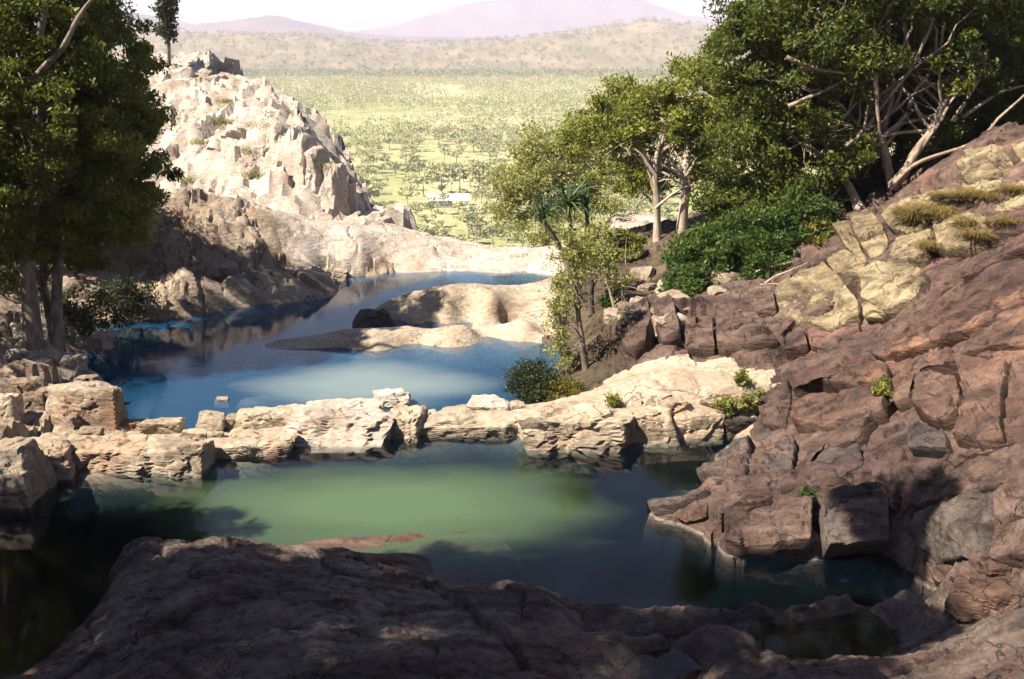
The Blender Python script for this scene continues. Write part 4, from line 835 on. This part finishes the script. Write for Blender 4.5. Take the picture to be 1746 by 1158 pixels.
# shade trees on the hillside left of and behind the viewpoint (their shadow dapples the rock shelf)
SHT = [((-18.5, 6.0), [((-15.0, 9.4, 11.0), (2.6, 1.6, 1.4)), ((-17.5, 9.8, 10.0), (2.6, 1.8, 1.8)), ((-12.2, 8.4, 11.6), (2.2, 1.3, 1.1)), ((-14.6, 11.2, 10.6), (2.0, 1.0, 1.0)), ((-16.0, 7.4, 11), (2, 1.4, 1.2)), ((-13.5, 6.6, 11.2), (2.4, 1.2, 1.1)), ((-10.6, 6.4, 11.6), (2.0, 1.0, .9)), ((-12.0, 9.6, 11.2), (1.5, .9, .8)), ((-12.8, 7.4, 11.4), (1.6, .9, .8))], 580, 'tall tree on the hillside left of the viewpoint'),
       ((-21.5, 10.5), [((-19, 11.6, 9.0), (2.6, 1.8, 2.6)), ((-17.5, 9.6, 9.8), (2.4, 1.8, 2.0)), ((-20.5, 12.6, 8.0), (2.4, 1.6, 2.4)), ((-13.4, 12.2, 10.2), (1.6, .9, .9)), ((-16.3, 12.8, 9.6), (1.8, .9, 1.0)), ((-19.3, 13.2, 8.8), (1.9, .9, 1.2)), ((-14.6, 10.6, 10.0), (1.6, .9, .8))], 420, 'broad tree on the left side of the near pool'),
       ((-12, 5.0), [((-10.2, 8.6, 11.8), (1.9, 1.1, .9)), ((-8.0, 8.2, 12.2), (1.6, .9, .8)), ((-6.0, 8.0, 12.4), (1.4, .8, .7)), ((-4.0, 8.1, 12.6), (1.3, .8, .6)), ((-9.6, 10.2, 12.0), (1.4, .7, .6)), ((-6.6, 9.8, 12.6), (1.1, .6, .5)), ((-2.6, 10.6, 13.0), (1.2, .8, .5)), ((-8.6, 6.8, 12.2), (1.4, .8, .7)), ((-5.2, 6.4, 12.6), (1.4, .7, .6))], 300, 'leaning tree with branches reaching over the rock shelf')]
for i, ((x, y), bl, ncl, lb) in enumerate(SHT):
    z = float(Zback(np.array([x]), np.array([y]))[0]) if y < 8.6 else 1.0
    b = np.array((x, y, z - .2)); tree('shade_tree', lb, 'tree', b, [dict(pts=[b, b + np.array((.3, .2, 3)), np.array(bl[0][0])], r=.22)], [(np.array(c), r) for c, r in bl], ncl, 230, .2, 'leaf_dark', 'bark_grey', 300 + i, limbs=30, crad=(.3, .6), shell=.1)

# ------------------------------------------------------------------ valley floor, ridge and far hills
GZ = -55.0
def hills(name, y0, y1, prof, mat, nx=220, ny=40, seed=0, rough=.06):
    """a range whose skyline passes through (photo x, photo y) points at depth y1"""
    pr = np.array(prof, float); tops = np.array([P(a, b_, Y=y1) for a, b_ in prof])
    xs = np.linspace(tops[0, 0], tops[-1, 0], nx); V = []
    for j in range(ny):
        s = j / (ny - 1); y = y0 + (y1 - y0) * s * 1.6
        up = np.interp(xs, tops[:, 0], tops[:, 2]) - GZ; sp = s * 1.6; e = math.sin(min(sp, 1) * math.pi / 2) ** 1.3 if sp <= 1 else math.cos((sp - 1) / .6 * math.pi / 2)
        q = np.c_[xs / (y1 * .05), np.full(nx, y / (y1 * .05)), np.full(nx, seed * 3.3)]
        z = GZ + up * e * (1 + rough * fbm(q, 4)) + up * rough * .8 * ridged(q * 2, 3) * math.sin(min(sp, 1.6) / 1.6 * math.pi) - 2 * (j == 0)
        V.append(np.c_[xs * (.75 + .25 * y / y1), np.full(nx, y), z])
    V = np.concatenate(V); I = np.arange(nx * ny).reshape(ny, nx); Qd = np.stack([I[:-1, :-1], I[:-1, 1:], I[1:, 1:], I[1:, :-1]], -1).reshape(-1, 4)
    return tag(link(name, mesh_np(name, V, Qd), mat), kind='structure')
def land_mat(name, a, b, c, sc):
    m, t, out = new_mat(name); n = N(t); pos = n.new('NewGeometry').outputs['Position']
    col = n.ramp(n.noise(n.scalevec(pos, (1, .35, 1)), sc, 8, .65), [(.35, a), (.5, b), (.65, c)])
    col = n.mix(.6, col, n.ramp(n.noise(pos, sc * 14, 5, .7), [(.35, W3(.5)), (.65, W3(1.3))]), 'MULTIPLY')
    d = n.new('BsdfDiffuse'); n.lk(col, d.inputs['Color']); n.lk(d.outputs[0], out.inputs['Surface']); return m
M['plain'] = land_mat('valley_grassland', (.25, .26, .12), (.33, .325, .165), (.46, .42, .27), .012)
M['ridge'] = land_mat('ridge_scrub', (.13, .12, .065), (.20, .165, .10), (.29, .225, .15), .012)
M['far'] = land_mat('far_hills', (.07, .065, .06), (.11, .09, .08), (.16, .125, .11), .004)
xs = np.r_[-14000, np.linspace(-3500, 3500, 141), 14000]; ysv = np.r_[45, np.linspace(100, 3600, 120), 6000, 14000]
V, Q = grid(xs, ysv, lambda x, y: GZ + 3 * fbm(np.c_[x, y, 0 * x] * .004, 3)); V[:, 2] -= (V[:, 1] < 60) * 8
tag(link('valley_floor', mesh_np('valley_floor', V, Q), M['plain']), kind='structure')
rid = hills('low_ridge', 1900, 2900, [(-900,66),(0,62),(200,62),(300,60),(400,62),(560,66),(640,74),(720,78),(800,74),(900,68),(1000,55),(1090,42),(1180,50),(1260,52),(1400,60),(2400,64)], M['ridge'], 320, 50, 1, .1)
hills('far_hills', 4200, 5200, [(-700,45),(100,32),(200,28),(260,34),(330,46),(420,40),(470,33),(520,42),(600,58),(700,66),(900,68),(1300,66)], M['far'], 200, 36, 2, .1)
hills('far_mountain', 6200, 7600, [(500,68),(600,56),(680,46),(730,30),(780,14),(860,4),(930,-3),(1010,-2),(1080,4),(1120,16),(1160,30),(1230,36),(1400,20),(1600,30),(2300,50)], M['far'], 260, 40, 3, .07)
hills('far_range', 10500, 12000, [(-1000,40),(200,30),(420,26),(520,24),(600,27),(720,34),(900,40),(1130,14),(1180,10),(1240,18),(1500,30),(2600,40)], M['far'], 200, 30, 4, .08)

# valley trees: nearest ones are individuals, the rest one wood
vt = []
for k in range(6):
    rs = np.random.RandomState(400 + k); hgt = 1.0; bl = [(np.array((rs.normal() * .16, rs.normal() * .16, rs.uniform(.5, .85))), (.24, .24, .16)) for _ in range(5)]
    C_ = clumps_in(bl, 34, rs, .3); me = leaf_mesh('valley_tree', C_, rs.uniform(.07, .12, 34), 9, .10, rs, .1, .7, .6)
    b_ = Bag(); v, q = tube(curve([(0, 0, -.05), (.03, 0, .3), (0, .02, .7)], 6), np.linspace(.025, .01, 6), 5); b_.add(v, q)
    tm = b_.mesh('trunk'); me.materials.append(M['leaf_valley_dark' if k == 3 else 'leaf_valley']); tm.materials.append(M['bark_pale']); vt.append((me, tm))
rv = random.Random(77); spots = []
while len(spots) < 290:
    y = 300 + 400 * rv.random() ** 1.1; x = rv.uniform(-.22, .17) * y
    if all((x - a) ** 2 + (y - b_) ** 2 > 60 for a, b_ in spots) and not (380 < y < 418 and -40 < x < -6): spots.append((x, y))
spots += [(-30, 425), (-22, 428), (-12, 424), (-56, 380), (-60, 392), (-8, 420)]
for i, (x, y) in enumerate(spots):
    me, tm = vt[i % 6]; s = rv.uniform(6, 12) if i < 290 else rv.uniform(14, 17)
    t = empty('valley_tree', (x, y, GZ - .3)); t.scale = (s * rv.uniform(1.0, 1.7), s * rv.uniform(1.0, 1.7), s); t.rotation_euler = (0, 0, rv.uniform(0, 6.28))
    tag(t, *(('pale green savanna tree on the valley floor', 'tree', 'savanna trees on the valley floor') if i < 290 else ('large green tree standing beside the camp shelters', 'tree', 'large trees by the camp shelters'))); link('crown', me, None, t); link('trunk', tm, None, t)
def wood(name, label, pts, hs, mat, nleaf, seed, ls):
    rs = np.random.RandomState(seed); n = len(pts); c = np.repeat(pts, nleaf, 0); h = np.repeat(hs, nleaf)
    off = rs.normal(size=(n * nleaf, 3)) * np.array((.30, .30, .17)); off[:, 2] = np.clip(off[:, 2] + .62, .2, 1.1); c = c + off * h[:, None]
    ax = rs.normal(size=(n * nleaf, 3)); ax /= np.linalg.norm(ax, axis=1)[:, None]; sd = np.cross(ax, rs.normal(size=(n * nleaf, 3))); sd /= np.linalg.norm(sd, axis=1)[:, None]
    L = (h * ls * rs.uniform(.6, 1.4, len(h)))[:, None]; V = np.stack([c - ax * L, c + sd * L * .6, c + ax * L], 1).reshape(-1, 3)
    me = mesh_np(name, V, None, np.arange(len(V)).reshape(-1, 3), False); add_attr(me, 'rnd', np.clip(np.repeat(rs.uniform(0, 1, n), nleaf) * .7 + rs.uniform(0, .3, n * nleaf), 0, 1))
    return tag(link(name, me, M[mat]), label, None, None, 'stuff')
rs = np.random.RandomState(88); n = 14000; y = np.sqrt(rs.uniform(640 ** 2, 2050 ** 2, n)); x = rs.uniform(-.4, .3, n) * y
keep = fbm(np.c_[x, y * .5, 0 * x] * .006, 3) > -.22 + .25 * rs.uniform(-1, 1, n); x, y = x[keep], y[keep]
wood('valley_woodland', 'pale savanna woodland across the valley plain', np.c_[x, y, np.full(len(x), GZ)], rs.uniform(5, 12, len(x)), 'leaf_valley', 34, 5, .12)
n = 1500; y = rs.uniform(1650, 1960, n); x = rs.uniform(-.45, .3, n) * y
wood('green_tree_belt', 'green belt of trees along the foot of the ridge', np.c_[x, y, np.full(n, GZ)], rs.uniform(9, 17, n), 'leaf_valley_dark', 40, 6, .13)
me = rid.data; co = np.empty(len(me.vertices) * 3, np.float32); me.vertices.foreach_get('co', co); co = co.reshape(-1, 3); pick = co[rs.randint(0, 320 * 36, 5200)]
pick = pick + np.c_[rs.uniform(-12, 12, len(pick)), rs.uniform(-12, 12, len(pick)), np.full(len(pick), -1.5)]; pick = pick[np.abs(pick[:, 0]) < pick[:, 1] * .5]
wood('ridge_scrub', 'scattered scrub trees covering the low ridge', pick, rs.uniform(6, 14, len(pick)), 'leaf_valley_dark', 24, 7, .2)

# ------------------------------------------------------------------ camp buildings in the valley
def plain_mat(name, c, r=.6):
    m, t, out = new_mat(name); n = N(t); pos = n.new('NewGeometry').outputs['Position']; d = n.new('BsdfPrincipled')
    n.lk(n.mix(.25, c, n.ramp(n.noise(pos, 1.5, 4), [(.3, W3(.5)), (.7, W3(1))]), 'MULTIPLY'), d.inputs['Base Color']); d.inputs['Roughness'].default_value = r; n.lk(d.outputs[0], out.inputs['Surface']); return m
M['roof'] = plain_mat('pale_metal_roof', (.75, .75, .73), .45); M['hutwall'] = plain_mat('hut_wall', (.35, .36, .36)); M['post'] = plain_mat('hut_post', (.2, .17, .14))
def boxv(x0, x1, y0, y1, z0, z1): return np.array([(x, y, z) for z in (z0, z1) for x, y in ((x0, y0), (x1, y0), (x1, y1), (x0, y1))]), np.array([(0, 3, 2, 1), (4, 5, 6, 7), (0, 1, 5, 4), (1, 2, 6, 5), (2, 3, 7, 6), (3, 0, 4, 7)])
def hut(label, px, py, L, D, Hh, rot):
    b = P(px, py, z=GZ + .2); r = empty('camp_shelter', b); r.rotation_euler = (0, 0, rot); tag(r, label, 'building', 'camp shelters in the valley')
    bg = Bag(); v = np.array([(-L/2, -D/2, Hh), (L/2, -D/2, Hh), (L/2, 0, Hh + D * .22), (-L/2, 0, Hh + D * .22), (L/2, D/2, Hh), (-L/2, D/2, Hh)]); v2 = v - np.array((0, 0, .15))
    q = [(0, 1, 2, 3), (3, 2, 4, 5)]; allv = np.r_[v, v2]; allq = q + [tuple(a + 6 for a in f[::-1]) for f in q] + [(0, 6, 7, 1), (4, 10, 11, 5), (0, 3, 9, 6), (3, 5, 11, 9), (1, 7, 8, 2), (2, 8, 10, 4)]
    bg.add(allv, np.array(allq)); o = link('roof', bg.mesh('roof'), M['roof'], r); o.data.polygons.foreach_set('use_smooth', np.zeros(len(o.data.polygons), bool))
    bg = Bag(); bg.add(*boxv(-L/2 + .6, L * .1, -D/2 + .6, D/2 - .6, 0, Hh - .1)); o = link('wall', bg.mesh('wall'), M['hutwall'], r); o.data.polygons.foreach_set('use_smooth', np.zeros(6, bool))
    for x in np.linspace(L * .2, L/2 - .3, 3):
        for y in (-D/2 + .3, D/2 - .3):
            bg = Bag(); bg.add(*boxv(x - .1, x + .1, y - .1, y + .1, 0, Hh - .05)); link('post', bg.mesh('post'), M['post'], r)
hut('long white roofed camp shelter among the valley trees', 764, 352, 17, 9, 3, .06)
hut('small white roofed hut in front of the long shelter', 805, 366, 7, 5, 2.4, .2)
# pale rock shelf seen behind the two pale trunks
boulder('boulder', (1052, 1165, 408, 392, 358), 'white', 'bright pale rock slab behind the two pale trunks', 'boulder', 'boulders around the pools', .1, 4, ('Y', 38), seed=777, k=30)

# ------------------------------------------------------------------ hazy air over the whole scene
v, q = boxv(-16000, 16000, -300, 15800, GZ - 12, 420)
bg = Bag(); bg.add(v, q); m_, t_, out_ = new_mat('haze'); pv = t_.nodes.new('ShaderNodeVolumePrincipled')
pv.inputs['Color'].default_value = (.82, .78, 1.0, 1); pv.inputs['Density'].default_value = 1.6e-4; pv.inputs['Anisotropy'].default_value = 0.0
t_.links.new(pv.outputs[0], out_.inputs['Volume'])
tag(link('haze', bg.mesh('haze'), m_), 'thin pale haze over the valley', None, None, 'stuff')
